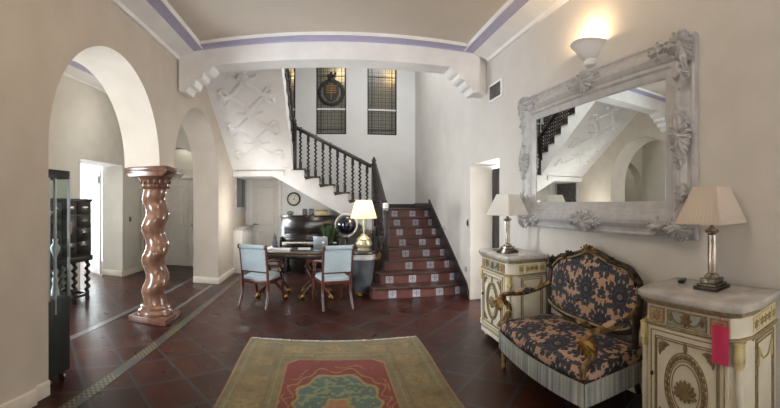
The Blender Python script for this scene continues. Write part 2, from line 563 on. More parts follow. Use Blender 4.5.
# beam across the room with scalloped brackets
b = MB()
yb0, yb1 = 4.80, 5.10
brk = [(0, 3.05), (.10, 3.03), (.13, 3.07), (.16, 3.10), (.21, 3.105), (.24, 3.14), (.25, 3.18), (.31, 3.19), (.35, 3.22), (.36, 3.26), (.42, 3.27), (.46, 3.30), (.50, 3.34)]
xl, xr = XL + .02, XR - .14
out = [(xl + a, z) for a, z in spline([(p[0], 0, p[1]) for p in brk], 3) for a, z in [(a, z)]] if False else [(xl + p[0], p[2]) for p in spline([(q[0], 0, q[1]) for q in brk], 3)]
out_r = [(xr - p[0] * .85, p[2]) for p in spline([(q[0], 0, q[1]) for q in brk], 3)]
b.prism(out + out_r[::-1] + [(xr, ZK + .09), (xl, ZK + .09)], 'y', yb0, yb1, 0)
b.box(XL, XR, yb0 + .12, yb1 + .05, ZK + .05, ZTOP, 0)
b.box(xr, XR, yb0 + .1, yb1, 3.05, ZK + .09, 0)
b.box(XL + .2, XR - .2, yb0 - .02, yb0 + .02, ZK + .09, ZC, 1)
b.box(xl, xr, yb0 - .012, yb0 + .14, ZK + .085, ZK + .12, 1)
b.box(XL + .36, XR - .36, yb0 - .16, yb0, ZK + .095, ZC + .01, 1)
b.prism([(yb0 - .16, ZK + .095), (yb0 - .175, ZK + .088), (yb0 - .19, ZK + .10), (yb0 - .20, ZC), (yb0 - .16, ZC)], 'x', XL + .40, XR - .40, 0)
struct(b.build('trim_7', ['white', 'purple'], angle=30))

# skirting boards
def skirt(name, boxes):
    b = MB()
    for q in boxes:
        b.box(*q, 0, .11); b.box(*[c for c in q], .11, .118)
    return struct(b.build(name, 'skirting', bevel=.004))
skirt('baseboard_left', [(XL, XL + .045, YF, 2.04), (XL, XL + .02, 2.04, 2.21), (XL2, XL + .02, 6.78, 6.80), (XL, XL + .02, 6.80, 8.0)])
skirt('baseboard_right', [(XR - .02, XR, YF, 4.45)])
skirt('baseboard_back', [(XL + .9, 1.0, YB - .02, YB)])
skirt('hall_baseboard', [(XH, XH + .02, YF, 5.2), (XH, XH + .02, 6.7, 7.55), (XH - .5, XH, 6.66, 6.68)])

# ------------------------------------------------------------------ windows and doors of the setting
def casement(name, x0, x1, emblem=False):
    w = thing(name, '', ''); del w['label']; del w['category']; w['kind'] = 'structure'
    w.location = ((x0 + x1) / 2, YB + .05, 3.2)
    hw = (x1 - x0) / 2; H = 1.85
    b = MB()
    for q in ((-hw, -hw + .035, -.02, .03, 0, H), (hw - .035, hw, -.02, .03, 0, H), (-hw, hw, -.02, .03, 0, .035), (-hw, hw, -.02, .03, H - .035, H)):
        b.box(*q)
    for x in (-hw + .12, hw - .12):
        b.box(x - .008, x + .008, -.012, .02, 0, H)
    b.box(-hw, hw, -.015, .02, .12, .135); b.box(-hw, hw, -.015, .02, 1.42, 1.435)
    b.build('window_frame', 'leadframe', w)
    MB().box(-hw + .02, hw - .02, -.025, .0, .60, .635).build('glazing_bar', 'white', w)
    MB().box(-hw + .02, hw - .02, 0, .008, .02, H - .02).build('window_pane', 'leaded', w, smooth=False)
    if emblem:
        b = MB(T((0, 0, 1.02)) @ Matrix.Scale(1.22, 4) @ T((0, 0, -1.04)))
        sh = [(-.15, 1.22), (.15, 1.22), (.15, 1.02), (.11, .92), (0, .85), (-.11, .92), (-.15, 1.02)]
        b.prism(sh, 'y', -.03, 0, 0)
        for i in range(4):
            b.box(-.10, .10, -.036, -.03, 1.03 + i * .045, 1.045 + i * .045, 1)
        b.box(-.008, .008, -.036, -.03, .90, 1.2, 1)
        for i in range(26):
            a = 2 * PI * i / 26
            b.leaf(.11, .06, .012, 0, T((.21 * math.cos(a), -.015, 1.04 + .215 * math.sin(a))) @ Matrix.Rotation(PI / 2, 4, 'X') @ Matrix.Rotation(a + 1.2, 4, 'Z'))
        b.tube([(.225 * math.cos(2 * PI * i / 32), -.012, 1.04 + .225 * math.sin(2 * PI * i / 32)) for i in range(32)], .022, 6, 0, closed=True, up=(0, 1, 0))
        for p, r in (((0, -.015, 1.30), (.06, .02, .06)), ((-.05, -.015, 1.37), (.035, .02, .045)), ((.0, -.015, 1.40), (.03, .02, .06)), ((.055, -.015, 1.37), (.05, .02, .035)), ((.08, -.015, 1.42), (.03, .02, .03))):
            b.ell(p, r)
        b.build('heraldic_emblem', ['leadframe', 'gilt'], w)
    return w
casement('window_1', *WIN[0]); casement('window_2', *WIN[1], emblem=True); casement('window_3', *WIN[2])

def day_window(name, loc, rz, w, h):
    o = thing(name, '', ''); del o['label']; del o['category']; o['kind'] = 'structure'
    o.location = loc; o.rotation_euler = (0, 0, rz)
    b = MB()
    for q in ((-w / 2, -w / 2 + .06), (w / 2 - .06, w / 2), (-.03, .03)):
        b.box(*q, -.03, .03, 0, h)
    for z in (0, h * .66, h - .06):
        b.box(-w / 2, w / 2, -.03, .03, z, z + .06)
    b.build('window_frame', 'white', o)
    return o
day_window('window_4', (.15, YF - .1, .35), 0, 3.5, 2.65)
day_window('window_5', (XH - .25, 1.5, .5), PI / 2, 2.2, 2.2)

def panel_door(name, loc, rz, w, h, leaves, handle, frame=.07):
    d = thing(name, '', ''); del d['label']; del d['category']; d['kind'] = 'structure'
    d.location = loc; d.rotation_euler = (0, 0, rz)
    b = MB()
    b.box(-w / 2 - frame, -w / 2, -.05, 0, 0, h + frame); b.box(w / 2, w / 2 + frame, -.05, 0, 0, h + frame); b.box(-w / 2, w / 2, -.05, 0, h, h + frame)
    b.build('door_frame', 'white', d, bevel=.008)
    lw = w / leaves
    for k in range(leaves):
        x0 = -w / 2 + k * lw
        b = MB()
        b.box(x0 + .003, x0 + lw - .003, -.03, 0, .01, h - .003)
        for z0, z1 in ((.18, .85), (1.0, h - .15)):
            for q in ((x0 + .1, x0 + .13, z0, z1), (x0 + lw - .13, x0 + lw - .1, z0, z1), (x0 + .1, x0 + lw - .1, z0, z0 + .03), (x0 + .1, x0 + lw - .1, z1 - .03, z1)):
                b.box(q[0], q[1], -.04, -.028, q[2], q[3])
        lf = b.build('door_leaf', 'door', d, bevel=.004)
        if k == handle:
            hb = MB()
            hb.cyl(.022, 0, .01, 12, 0, T((x0 + .06, -.03, 1.0)) @ Matrix.Rotation(PI / 2, 4, 'X'))
            hb.tube([(x0 + .06, -.03, 1.0), (x0 + .06, -.075, 1.0), (x0 + .17, -.08, 1.0)], .009, 8)
            hb.build('door_handle', 'chrome', lf)
    return d
panel_door('door_1', (-1.5, YB, 0), 0, .66, 2.08, 1, 0)
panel_door('door_2', (-3.25, YH, 0), 0, 1.35, 2.1, 2, 1)
# half-open glazed leaf in the hall doorway
d = thing('door_3', '', ''); del d['label']; del d['category']; d['kind'] = 'structure'
d.location = (XH - .5, 6.62, 0); d.rotation_euler = (0, 0, R(158))
b = MB()
b.box(0, .09, -.02, .02, .02, 2.2); b.box(.56, .65, -.02, .02, .02, 2.2); b.box(.09, .56, -.02, .02, 2.1, 2.2); b.box(.09, .56, -.02, .02, .02, .30); b.box(.09, .56, -.02, .02, 1.0, 1.07)
lf = b.build('door_leaf', 'door', d, bevel=.004)
MB().box(.08, .57, -.004, .004, .3, 2.1).build('glass_pane', 'glass', lf, smooth=False)
MB().box(.02, .06, .02, .05, 1.95, 2.08).cyl(.012, 0, .2, 10, 0, T((.04, .04, 1.9))).build('door_bolt', 'black', lf)
day_window('window_7', (3.5, 4.85, .3), PI / 2, 1.2, 1.75)
# passage door behind the right wall: a dark leaf
d = thing('door_4', '', ''); del d['label']; del d['category']; d['kind'] = 'structure'
d.location = (XR + .385, 5.48, 0)
MB().box(.0, .05, -.30, .12, 0, 2.06).build('door_leaf', 'blackwood', d, bevel=.004)

# window of the side room
d = thing('window_6', '', ''); del d['label']; del d['category']; d['kind'] = 'structure'
d.location = (-7.39, 7.2, .9)
b = MB()
for q in ((-.8, -.74), (.74, .8), (-.03, .03)):
    b.box(0, .05, *q, 0, 1.4)
b.box(0, .05, -.8, .8, 0, .06); b.box(0, .05, -.8, .8, 1.34, 1.4)
b.build('window_frame', 'door', d)
MB().box(.005, .012, -.75, .75, .05, 1.35).build('window_pane', 'daypane', d, smooth=False)

# ------------------------------------------------------------------ column
t = thing('twisted_column', 'polished reddish marble barley-twist column carrying the two white arches', 'column', (-2.17, 4.46, 0))
MB().box(-.26, .26, -.26, .26, 0, .075).build('plinth', 'marble_dark', t, bevel=.008)
MB().lathe([(.225, .075), (.235, .10), (.225, .125), (.195, .14), (.185, .155), (.20, .17), (.19, .185), (.17, .195)], 32).build('base', 'marble', t, angle=60)
MB().barley(.156, .031, .42, .18, 1.70, 28, 22, ph=1.2).build('shaft', 'marble', t, angle=80)
b = MB().lathe([(.15, 1.69), (.19, 1.70), (.20, 1.72), (.17, 1.735), (.175, 1.76), (.20, 1.80), (.225, 1.835), (.235, 1.845)], 32)
for i in range(16):
    a = 2 * PI * i / 16
    b.ell((.19 * math.cos(a), .19 * math.sin(a), 1.79), (.02, .02, .035), seg=8, ring=6)
b.build('capital', 'marble_dark', t, angle=60)
MB().prism([(-.235, 1.845), (.235, 1.845), (.27, 1.875), (.30, 1.90), (.30, 1.93), (-.30, 1.93), (-.30, 1.90), (-.27, 1.875)], 'y', -.29, .29).box(-.27, .27, -.27, .27, 1.93, 1.97).build('abacus', 'marble_dark', t, bevel=.006)

# ------------------------------------------------------------------ staircase
st = thing('staircase', 'dark balustraded staircase with red and white tiled risers turning under white soffit', 'staircase', (1.6, 5.9, 0))
SX = T((-1.6, -5.9, 0))
def sb():
    return MB(SX)
RUN, RISE = .28, .175
Lx = [.70, .85, 1.0, 1.0, 1.0, 1.0, 1.0, 1.0]
for n in range(8):
    y0, z0 = 5.9 + RUN * n, RISE * n
    y1 = y0 + RUN if n < 7 else y0 + .30
    b = sb()
    if n < 2:       # bull-nosed ends
        r = .10
        pl = [(XR, y0), (Lx[n] + r, y0)] + [(Lx[n] + r - r * math.sin(a), y0 + r - r * math.cos(a)) for a in [PI / 2 * i / 8 for i in range(1, 9)]] + [(Lx[n], 6.46), (XR, 6.46)]
    else:
        pl = rect(Lx[n], XR, y0, 7.9)
    b.prism(pl, 'z', z0, z0 + RISE - .035, 0)
    for xc in [.72, 1.04, 1.43, 1.82, 2.15]:
        if xc - .06 < Lx[n] + .02:
            continue
        b.box(xc - .062, min(xc + .062, XR - .032), y0 - .004, y0 + .01, z0 + .012, z0 + RISE - .045, 1)
        for ang in range(4):
            b.ell((xc + .028 * math.cos(ang * PI / 2), y0 - .004, z0 + .073 + .028 * math.sin(ang * PI / 2)), (.014, .002, .014), 2, seg=8, ring=4)
        b.ell((xc, y0 - .004, z0 + .073), (.012, .002, .012), 2, seg=8, ring=4)
    b.build('riser', ['terracotta', 'tilewhite', 'tileblue'], st, angle=30)
    b = sb()
    if n < 2:
        q = .03
        pl2 = [(XR - .03, y0 - q), (Lx[n] + r, y0 - q)] + [(Lx[n] + r - (r + q) * math.sin(a), y0 + r - (r + q) * math.cos(a)) for a in [PI / 2 * i / 8 for i in range(1, 9)]] + [(Lx[n] - q, y1 + .2 if n == 0 else 6.46), (XR - .03, y1 + .2 if n == 0 else 6.46)]
    else:
        pl2 = rect(Lx[n] - .02, XR - .03, y0 - .03, y1 + .02)
    b.prism(pl2, 'z', z0 + RISE - .035, z0 + RISE)
    b.build('tread', 'tread', st, bevel=.008)
# first landing and its dark wall base
b = sb().box(1.0, XR, 7.88, YB, 1.2, 1.4); b.build('landing', 'tread', st)
sb().box(1.0, XR - .03, YB - .03, YB, 1.4, 1.50).build('landing_skirting', 'darkwood', st)
# stepped dark skirting along the right wall
sb().prism([(5.55, 0), (5.9, 0), (8.0, 1.30), (YB, 1.4), (YB, 1.52), (7.86, 1.52), (7.86, 1.60), (5.62, .23), (5.55, .12)], 'x', XR - .03, XR).build('wall_string', 'darkwood', st)
# left side of the first flight
sb().prism([(6.40, 0), (7.95, 0), (7.95, 1.4), (7.86, 1.4)] + [p for n in range(7, 2, -1) for p in ((5.9 + RUN * n, RISE * n), (5.9 + RUN * (n - 1), RISE * n))][:-1] + [(6.46, RISE * 3), (6.40, RISE * 3)], 'x', .955, .995).build('side_string', 'darkwood', st)
# second flight (to the left) as a white stepped block with dark treads
RX = [.78, .46, .15, -.16, -.47]; R2 = .165; YS = 7.95
pg = [(1.0, .90), (1.0, 1.40)]
z = 1.40
for x in RX:
    pg += [(x, z), (x, z + R2)]; z += R2
ZL = z
pg += [(XL, ZL), (XL, ZL - .13), (-1.14, ZL - .13)]
sb().prism(pg, 'y', YS, YB).build('flight_string', 'white', st, smooth=False)
sb().box(XL, -.9, YS - .03, YS, ZL - .13, ZL - .02).box(XL, -.9, YS - .045, YS, ZL - .04, ZL - .02).build('landing_moulding', 'white', st)
z = 1.40
for i, x in enumerate(RX):
    z += R2
    xe = RX[i + 1] if i < 4 else -.74
    b = sb().box(xe - .0, x + .035, YS - .03, YB, z - .012, z + .022)
    if i < 4:
        b.prism([(x - .10, z - .012), (xe + .02, z - .012), (xe + .02, z - .05)], 'y', YS - .012, YS)
    b.build('tread', 'tread', st, bevel=.004)
# third flight, climbing back over the left side towards the room
SL = .67; r3, g3 = .178, .265
YE = 5.12
up = [(8.45, ZL)]
y, z = 8.40, ZL
while y > YE + .1:
    up += [(y, z), (y, z + r3)]; z += r3; y -= g3
up += [(YE, z), (YE, ZL - .02 + SL * (YS - YE)), (YS, ZL - .02), (8.45, ZL - .02)]
X3 = -.70
sb().prism(up, 'x', XL, X3).build('soffit', 'white', st, smooth=False)
b = sb()
y, z = 8.40, ZL
while y > YE + .1:
    z += r3
    b.box(XL, X3 + .03, y - g3, y + .03, z, z + .025)
    y -= g3
b.build('tread', 'tread', st)
# plaster relief on the soffit
nrm = Vector((0, -math.sin(math.atan(SL)), -math.cos(math.atan(SL)))); al = Vector((0, -math.cos(math.atan(SL)), math.sin(math.atan(SL))))
SM = SX @ Matrix((( -1, al.x, nrm.x, (XL + X3) / 2), (0, al.y, nrm.y, YS), (0, al.z, nrm.z, ZL - .02), (0, 0, 0, 1)))
b = MB(SM)
def ribbon(p, w=.05, h=.028):
    b.tube(spline([(x, y, 0) for x, y in p], 6), w, 6, 0, flat=h / w)
b.tube([(-.55, .10, 0), (.55, .10, 0)], .02, 6)
for c in (.48, 1.25, 2.02, 2.79):
    for sx in (-1, 1):
        for sy in (-1, 1):
            if sy < 0 and c < .6:
                continue
            ribbon([(sx * .46, c + sy * .02), (sx * .28, c + sy * .04), (sx * .14, c + sy * .17), (0, c + sy * .30)])
            ribbon([(sx * .30, c + sy * .05), (sx * .38, c + sy * .16), (sx * .46, c + sy * .14), (sx * .43, c + sy * .08)], .03, .03)
        for q in range(3):
            b.leaf(.15, .085, .03, 0, T((sx * .36, c, 0)) @ Matrix.Rotation((0 if sx > 0 else PI) + (q - 1) * .6, 4, 'Z'))
    for q in range(5):
        b.leaf(.12, .07, .03, 0, T((0, c + .30, 0)) @ Matrix.Rotation(PI / 2 + (q - 2) * .62, 4, 'Z'))
        b.leaf(.11, .06, .03, 0, T((0, c + .44, 0)) @ Matrix.Rotation(-PI / 2 + (q - 2) * .62, 4, 'Z'))
    ribbon([(-.25, c + .40), (-.12, c + .36), (0, c + .40), (.12, c + .36), (.25, c + .40)], .032, .03)
rel = b.build('plaster_relief', 'white', [o for o in st.children if o.name.startswith('soffit')][0])
# balusters, rails and newels
bal = MB()
bal.lathe([(.032, 0), (.032, .12), (.036, .13), (.022, .15)], 10)
bal.barley(.023, .014, .085, .14, .74, 8, 8)
bal.lathe([(.022, .73), (.036, .75), (.032, .76), (.032, .88)], 10)
bproto = None
def baluster(x, y, z):
    global bproto
    if bproto is None:
        bproto = bal.build('baluster', 'darkwood', st, angle=70); o = bproto
    else:
        o = bproto.copy(); COL.objects.link(o)
    o.location = (x - 1.6, y - 5.9, z)
for n in range(2, 7):
    for k in (.07, .21):
        baluster(1.02, 5.9 + RUN * n + k, RISE * (n + 1))
z = 1.4
for i, x in enumerate(RX[:-1]):
    z += R2
    for k in (.07, .225):
        baluster(x - k, YS + .04, z + .02)
for k in (.86,):
    baluster(k, YS + .04, 1.42)
baluster(-.55, YS + .04, ZL + .02)
y, z = 8.40, ZL
while y > YE + .1:
    z += r3
    for k in (.05, .135, .22):
        if y - k < 7.95:
            baluster(X3 - .03, y - k, z + .02)
    y -= g3
def rail(pts):
    sb().tube(pts, .05, 10, flat=.85).build('handrail', 'darkwood', st, angle=60)
rail([(1.02, 6.42, 1.40), (1.02, 7.95, 2.33)])
rail([(.95, YS + .04, 2.30), (-.66, YS + .04, 3.13)])
rail([(X3 - .03, 8.0, 3.18), (X3 - .03, YE, 3.18 + SL * (YS - YE))])
def newel(x, y, z0, z1, cap):
    b = sb().box(x - .05, x + .05, y - .05, y + .05, z0, z1 - .12)
    b.lathe([(.055, z1 - .12), (.06, z1 - .10), (.035, z1 - .08), (.05, z1 - .04), (.03, z1 + .01), (.01, z1 + .05)], 14, 0, T((x, y, 0)))
    o = b.build('newel_post', 'darkwood', st, bevel=.006)
    if cap:
        sb().cyl(.055, z1 - .13, z1 + .0, 16, 0, T((x, y, 0))).build('newel_cap', 'alum', o, label='pale grey cylindrical cap')
newel(1.0, YS - .02, 1.4, 2.45, False)
newel(1.02, 6.44, .52, 1.52, True)
newel(X3 + .02, YS + .03, ZL, 3.30, False)

# ------------------------------------------------------------------ display case and its ornaments
t = thing('display_case', 'tall narrow glass display case with black top standing inside the near arch', 'display case', (-2.22, 2.37, 0))
MB().box(-.2, .2, -.135, .135, .10, .72).build('base_cabinet', 'charcoal', t, bevel=.004)
MB().box(-.2, .2, -.135, .135, 1.71, 1.78).build('top_cap', 'black', t, bevel=.004)
b = MB()
for q in ((.192, .197, -.132, .132), (-.197, -.192, -.132, .132), (-.19, .19, -.132, -.127), (-.19, .19, .127, .132)):
    b.box(*q, .72, 1.71)
b.build('glass_pane', 'glass', t, smooth=False)
b = MB()
for x, y in ((.192, -.128), (.192, .128), (-.192, .128), (.197, -.055)):
    b.box(x - .010, x + .010, y - .010, y + .010, .72 if y != -.055 else .60, 1.71)
b.build('corner_strip', 'alum', t)
for z in (1.05, 1.38):
    MB().box(-.18, .18, -.12, .12, z, z + .008).build('glass_shelf', 'glass', t, smooth=False)
for x, y in ((.15, .09), (.15, -.09), (-.15, .09), (-.15, -.09)):
    MB().cyl(.035, -.012, .012, 16, 0, T((x, y, .035)) @ Matrix.Rotation(PI / 2, 4, 'X')).box(x - .02, x + .02, y - .02, y + .02, .06, .10).build('castor', 'chrome', t)
def ornament(name, label, cat, loc, prof, m):
    o = MB().lathe(prof, 16).build(name, m, angle=60)
    o.location = loc; o['kind'] = 'thing'
    return tag(o, label, cat, 'ornaments inside the display case')
ornament('porcelain_vase', 'small pale porcelain vase on the lower glass shelf of the display case', 'vase', (-2.13, 2.44, 1.058), [(.02, 0), (.035, .03), (.045, .07), (.02, .11), (.028, .14)], 'porcelain')
ornament('porcelain_bowl', 'small pale bowl on the upper glass shelf of the display case', 'bowl', (-2.15, 2.36, 1.388), [(.02, 0), (.03, .01), (.055, .05), (.05, .05), (.02, .012)], 'porcelain')
ornament('porcelain_figurine', 'pale figurine on the floor of the glass display case', 'figurine', (-2.13, 2.44, .72), [(.04, 0), (.035, .04), (.02, .09), (.03, .13), (.015, .16), (.025, .19), (.008, .22)], 'porcelain')

# ------------------------------------------------------------------ black chest on twisted stand
t = thing('chest_on_stand', 'black carved drawer chest on a twisted-leg stand seen through the near arch', 'cabinet', (-3.98, 4.30, 0), R(90))
# local: x along the wall, front = -y
MB().box(-.55, .55, -.50, 0, .70, 1.56).box(-.57, .57, -.52, 0, 1.54, 1.58).box(-.57, .57, -.52, 0, .62, .70).build('carcass', 'blackwood', t, bevel=.006)
for i in range(3):
    for j in range(4):
        x0 = -.53 + i * .36; z0 = .74 + j * .20
        if i == 1 and j in (1, 2):
            continue
        b = MB().box(x0, x0 + .34, -.515, -.49, z0, z0 + .185)
        b.box(x0 + .03, x0 + .31, -.522, -.51, z0 + .03, z0 + .155)
        o = b.build('drawer', 'blackwood', t, bevel=.004)
        MB().tube([(x0 + .12, -.52, z0 + .10), (x0 + .13, -.545, z0 + .085), (x0 + .21, -.545, z0 + .085), (x0 + .22, -.52, z0 + .10)], .007, 6).box(x0 + .10, x0 + .24, -.526, -.52, z0 + .085, z0 + .12).build('drawer_handle', 'darknickel', o)
o = MB().box(-.17, .17, -.515, -.49, .94, 1.325).build('cupboard_door', 'blackwood', t, bevel=.004)
b = MB().ell((0, -.515, 1.13), (.05, .012, .09)); b.ell((0, -.52, 1.2), (.03, .014, .035)); b.build('door_figure', 'peach', o)
for x in (-.50, -.17, .17, .50):
    for y in (-.46, -.05):
        MB().barley(.036, .018, .11, .12, .62, 10, 10, 0, T((x, y, 0))).lathe([(.035, 0), (.04, .04), (.03, .07), (.035, .12)], 12, 0, T((x, y, 0))).build('leg', 'blackwood', t, angle=70)
MB().box(-.52, .52, -.475, -.445, .07, .11).box(-.52, .52, -.065, -.035, .07, .11).box(-.515, -.485, -.46, -.05, .07, .11).box(.485, .515, -.46, -.05, .07, .11).build('stretcher', 'blackwood', t)

# ------------------------------------------------------------------ rug
RX0, RX1, RY0, RY1 = -.83, 1.00, 1.3, 4.13
def hsh(a, b):
    return (math.sin(a * 127.1 + b * 311.7) * 43758.5453) % 1.0
def vn(x, y):
    ix, iy = math.floor(x), math.floor(y); fx, fy = x - ix, y - iy
    fx, fy = fx * fx * (3 - 2 * fx), fy * fy * (3 - 2 * fy)
    return (hsh(ix, iy) * (1 - fx) + hsh(ix + 1, iy) * fx) * (1 - fy) + (hsh(ix, iy + 1) * (1 - fx) + hsh(ix + 1, iy + 1) * fx) * fy
def mixc(a, b, t):
    return tuple(x * (1 - t) + y * t for x, y in zip(a, b))
Cg, Cg2, Cr, Cr2, Ct, Cy, Cd = lin('7c6e4e'), lin('675e42'), lin('7a3830'), lin('6c322b'), lin('4c5c52'), lin('97804d'), lin('514d35')
def rugcol(u, v):
    x = RX0 + (RX1 - RX0) * u; y = RY0 + (RY1 - RY0) * v
    px, py = x - .085, y - 2.715
    ex, ey = .935 - abs(px), 1.415 - abs(py)
    d = min(ex, ey)
    n = vn(x * 9, y * 9); n2 = vn(x * 34, y * 34)
    if ex < .035:
        k = .5 + .5 * math.sin(y * 95)
        return mixc(mixc(Cg, lin('a2605a'), .6 * k), Cg2, n2 * .4)
    if ey < .03:
        return mixc(Cg2, Cg, n2)
    fx, fy = .46 - abs(px), .90 - abs(py)
    cham = .46 + .90 - .10 - abs(px) - abs(py)
    infield = fx > 0 and fy > 0 and cham > 0
    if not infield:
        c = mixc(Cg, Cg2, n * .8)
        if .05 < d < .06 or .375 < min(ex, ey + .0) < .385 and ey > .37:
            c = mixc(c, Cd, .5)
        if abs(d - .10) < .006 or abs(d - .42) < .007:
            c = mixc(c, lin('7b8466'), .7)
        # scattered pale palmettes along the border
        s = .5 + .5 * math.cos((px if ey < ex else py) * 2 * PI / .42)
        q = abs(d - .25)
        if q < .10 and s > .55 and n2 > .35:
            c = mixc(c, Cy, .45)
        c = mixc(c, lin('6e5434'), .6 * max(0, vn(x * 4.3 + 9, y * 4.3) - .35))
        if n2 > .72:
            c = mixc(c, lin('5f4a30'), .4)
        return c
    if min(fx, fy, cham * .7) < .018:
        return mixc(Cy, Cg, .5)
    a = math.atan2(py, px)
    rx, ry = px / .40, py / .72
    rr = math.hypot(rx, ry) * (1 + .05 * math.cos(a * 12) + .04 * math.cos(a * 4))
    c = mixc(Cr, Cr2, n)
    if rr < .80:
        c = mixc(Ct, lin('56685f'), n)
        if n2 > .62:
            c = mixc(c, lin('93935f'), .5)
        q = math.hypot(px / .10, py / .17) * (1 + .12 * math.cos(a * 8))
        if q < 1:
            c = mixc(lin('8c5a48'), Cy, n2 * .6)
        if .93 < q < 1.1:
            c = Cy
    elif rr < .86:
        c = mixc(Cy, Cg, .3)
    elif abs(rr - .98 - .05 * math.cos(a * 18)) < .016 or (abs(rr - 1.10 - .03 * math.cos(a * 18 + 2)) < .010 and math.cos(a * 9) > 0):
        c = mixc(c, Cy, .7)
    elif n2 > .85 and n > .4:
        c = mixc(c, Cg, .3)
    return c
t = thing('rug', 'worn green-bordered red oriental rug with a teal medallion lying on the tiles', 'rug', ((RX0 + RX1) / 2, (RY0 + RY1) / 2, 0))
RM = T((-(RX0 + RX1) / 2, -(RY0 + RY1) / 2, 0))
def rugpt(u, v):
    wob = .012 * math.sin(v * 9) * (1 if u > .5 else -1) * (abs(u - .5) * 2) ** 8
    return (RX0 + (RX1 - RX0) * u + wob, RY0 + (RY1 - RY0) * v - .035 * math.sin(PI * u) * (v ** 12) + .0, .012)
b = MB(RM).grid(170, 260, rugpt, 0, None, rugcol)
b.build('pile', 'rugpile', t, pattern=True)
MB(RM).grid(40, 60, lambda u, v: (*rugpt(u, v)[:2], .004)).build('backing', 'paper', t)
b = MB(RM)
for i in range(260):
    p = rugpt((i + .5) / 260, 1.0)
    dx, L = random.uniform(-.006, .006), random.uniform(.02, .05)
    b.add([(p[0] - .004, p[1] - .004, .011), (p[0] + .004, p[1] - .004, .011), (p[0] + .003 + dx, p[1] + L, .006), (p[0] - .003 + dx, p[1] + L, .006)], [(0, 1, 2, 3)])
b.build('fringe', 'paper', t)

# ------------------------------------------------------------------ armchairs at the desk
def make_chair():
    t = thing('armchair', 'pale blue upholstered armchair with red-brown frame, nearer the column', 'chair', group='pale blue armchairs at the desk')
    # front = +y
    w = .208
    def sy(z):      # rear stile leans back
        return -.22 - max(0, z - .42) * .16
    b = MB().grid(14, 14, lambda u, v: ((u - .5) * 2 * (w + .03 * v), -.22 + .47 * v, .43 + .05 * (1 - abs(2 * u - 1) ** 4) * (1 - abs(2 * v - 1) ** 4)))
    b.prism([(-w, -.22), (w, -.22), (w + .03, .25), (-w - .03, .25)], 'z', .395, .432)
    b.build('seat', 'blue', t)
    b = MB().prism([(-w, -.235), (w, -.235), (w + .035, .26), (-w - .035, .26)], 'z', .345, .40); b.build('seat_frame', 'redwood', t, bevel=.006)
    b = MB()
    b.grid(12, 14, lambda u, v: ((u - .5) * 2 * (w - .01), sy(.53 + .35 * v) - .018 - .018 * math.sin(PI * u) * math.sin(PI * v), .53 + .35 * v))
    b.grid(12, 14, lambda u, v: ((u - .5) * 2 * (w - .01), sy(.53 + .35 * v) + .018 + .02 * math.sin(PI * u) * math.sin(PI * v), .53 + .35 * v))
    b.add([((s * 2 - 1) * (w - .01), sy(.53 + .35 * q) + k, .53 + .35 * q) for s in (0, 1) for q in (0, 1) for k in (-.018, .018)], [(0, 1, 3, 2), (4, 5, 7, 6), (0, 1, 5, 4)])
    b.cyl(.032, -w + .0, w - .0, 16, 0, T((0, sy(.88) - .02, .885)) @ Matrix.Rotation(PI / 2, 4, 'Y'))
    b.build('backrest', 'blue', t, angle=50)
    for s in (-1, 1):
        pts = [(s * w, sy(z), z) for z in (.36, .5, .6, .7, .8, .88)]
        b = MB().tube(pts, .021, 10)
        b.cyl(.036, -.012, .012, 16, 0, T((s * (w + .004), sy(.88) - .02, .885)) @ Matrix.Rotation(PI / 2, 4, 'Y'))
        o = b.build('back_stile', 'redwood', t)
        MB().cyl(.014, -.02, .02, 10, 0, T((s * (w + .005), sy(.88) - .02, .885)) @ Matrix.Rotation(PI / 2, 4, 'Y')).build('rosette', 'gilt', o)
        arm = spline([(s * w, sy(.68), .68), (s * (w + .03), -.12, .675), (s * (w + .045), 0, .655), (s * (w + .05), .10, .64), (s * (w + .05), .14, .60), (s * (w + .05), .11, .565), (s * (w + .045), .075, .59), (s * (w + .045), .10, .61)], 6)
        b = MB().tube(arm, .019, 10)
        b.tube(spline([(s * (w + .045), .12, .57), (s * (w + .045), .10, .52), (s * (w + .04), .14, .46), (s * (w + .03), .19, .40)], 6), .02, 10)
        o = b.build('arm', 'redwood', t)
        MB().cyl(.014, -.024, .024, 10, 0, T((s * (w + .048), .105, .60)) @ Matrix.Rotation(PI / 2, 4, 'Y')).build('rosette', 'gilt', o)
        MB().tube(spline([(s * w, -.22, .36), (s * w, -.215, .24), (s * (w + .005), -.25, .12), (s * (w + .01), -.31, 0)], 6), [.026 - .010 * i / 18 for i in range(19)], 10).build('leg', 'redwood', t)
        MB().tube(spline([(s * (w + .02), .235, .36), (s * (w + .02), .245, .24), (s * (w + .02), .27, .12), (s * (w + .02), .32, 0)], 6), [.027 - .010 * i / 18 for i in range(19)], 10).build('leg', 'redwood', t)
    MB().tube([(-w, sy(.53), .525), (w, sy(.53), .525)], .019, 8).build('back_rail', 'redwood', t)
    MB().tube([(-w, sy(.86) + .01, .86), (w, sy(.86) + .01, .86)], .012, 8).build('back_rail', 'redwood', t)
    return t
ch = make_chair()
ch.location = (-.97, 5.62, 0); ch.rotation_euler = (0, 0, R(-17))
c2 = copy_tree(ch)
c2.location = (.09, 5.62, 0); c2.rotation_euler = (0, 0, R(15))
c2['label'] = 'pale blue upholstered armchair with red-brown frame, nearer the stairs'

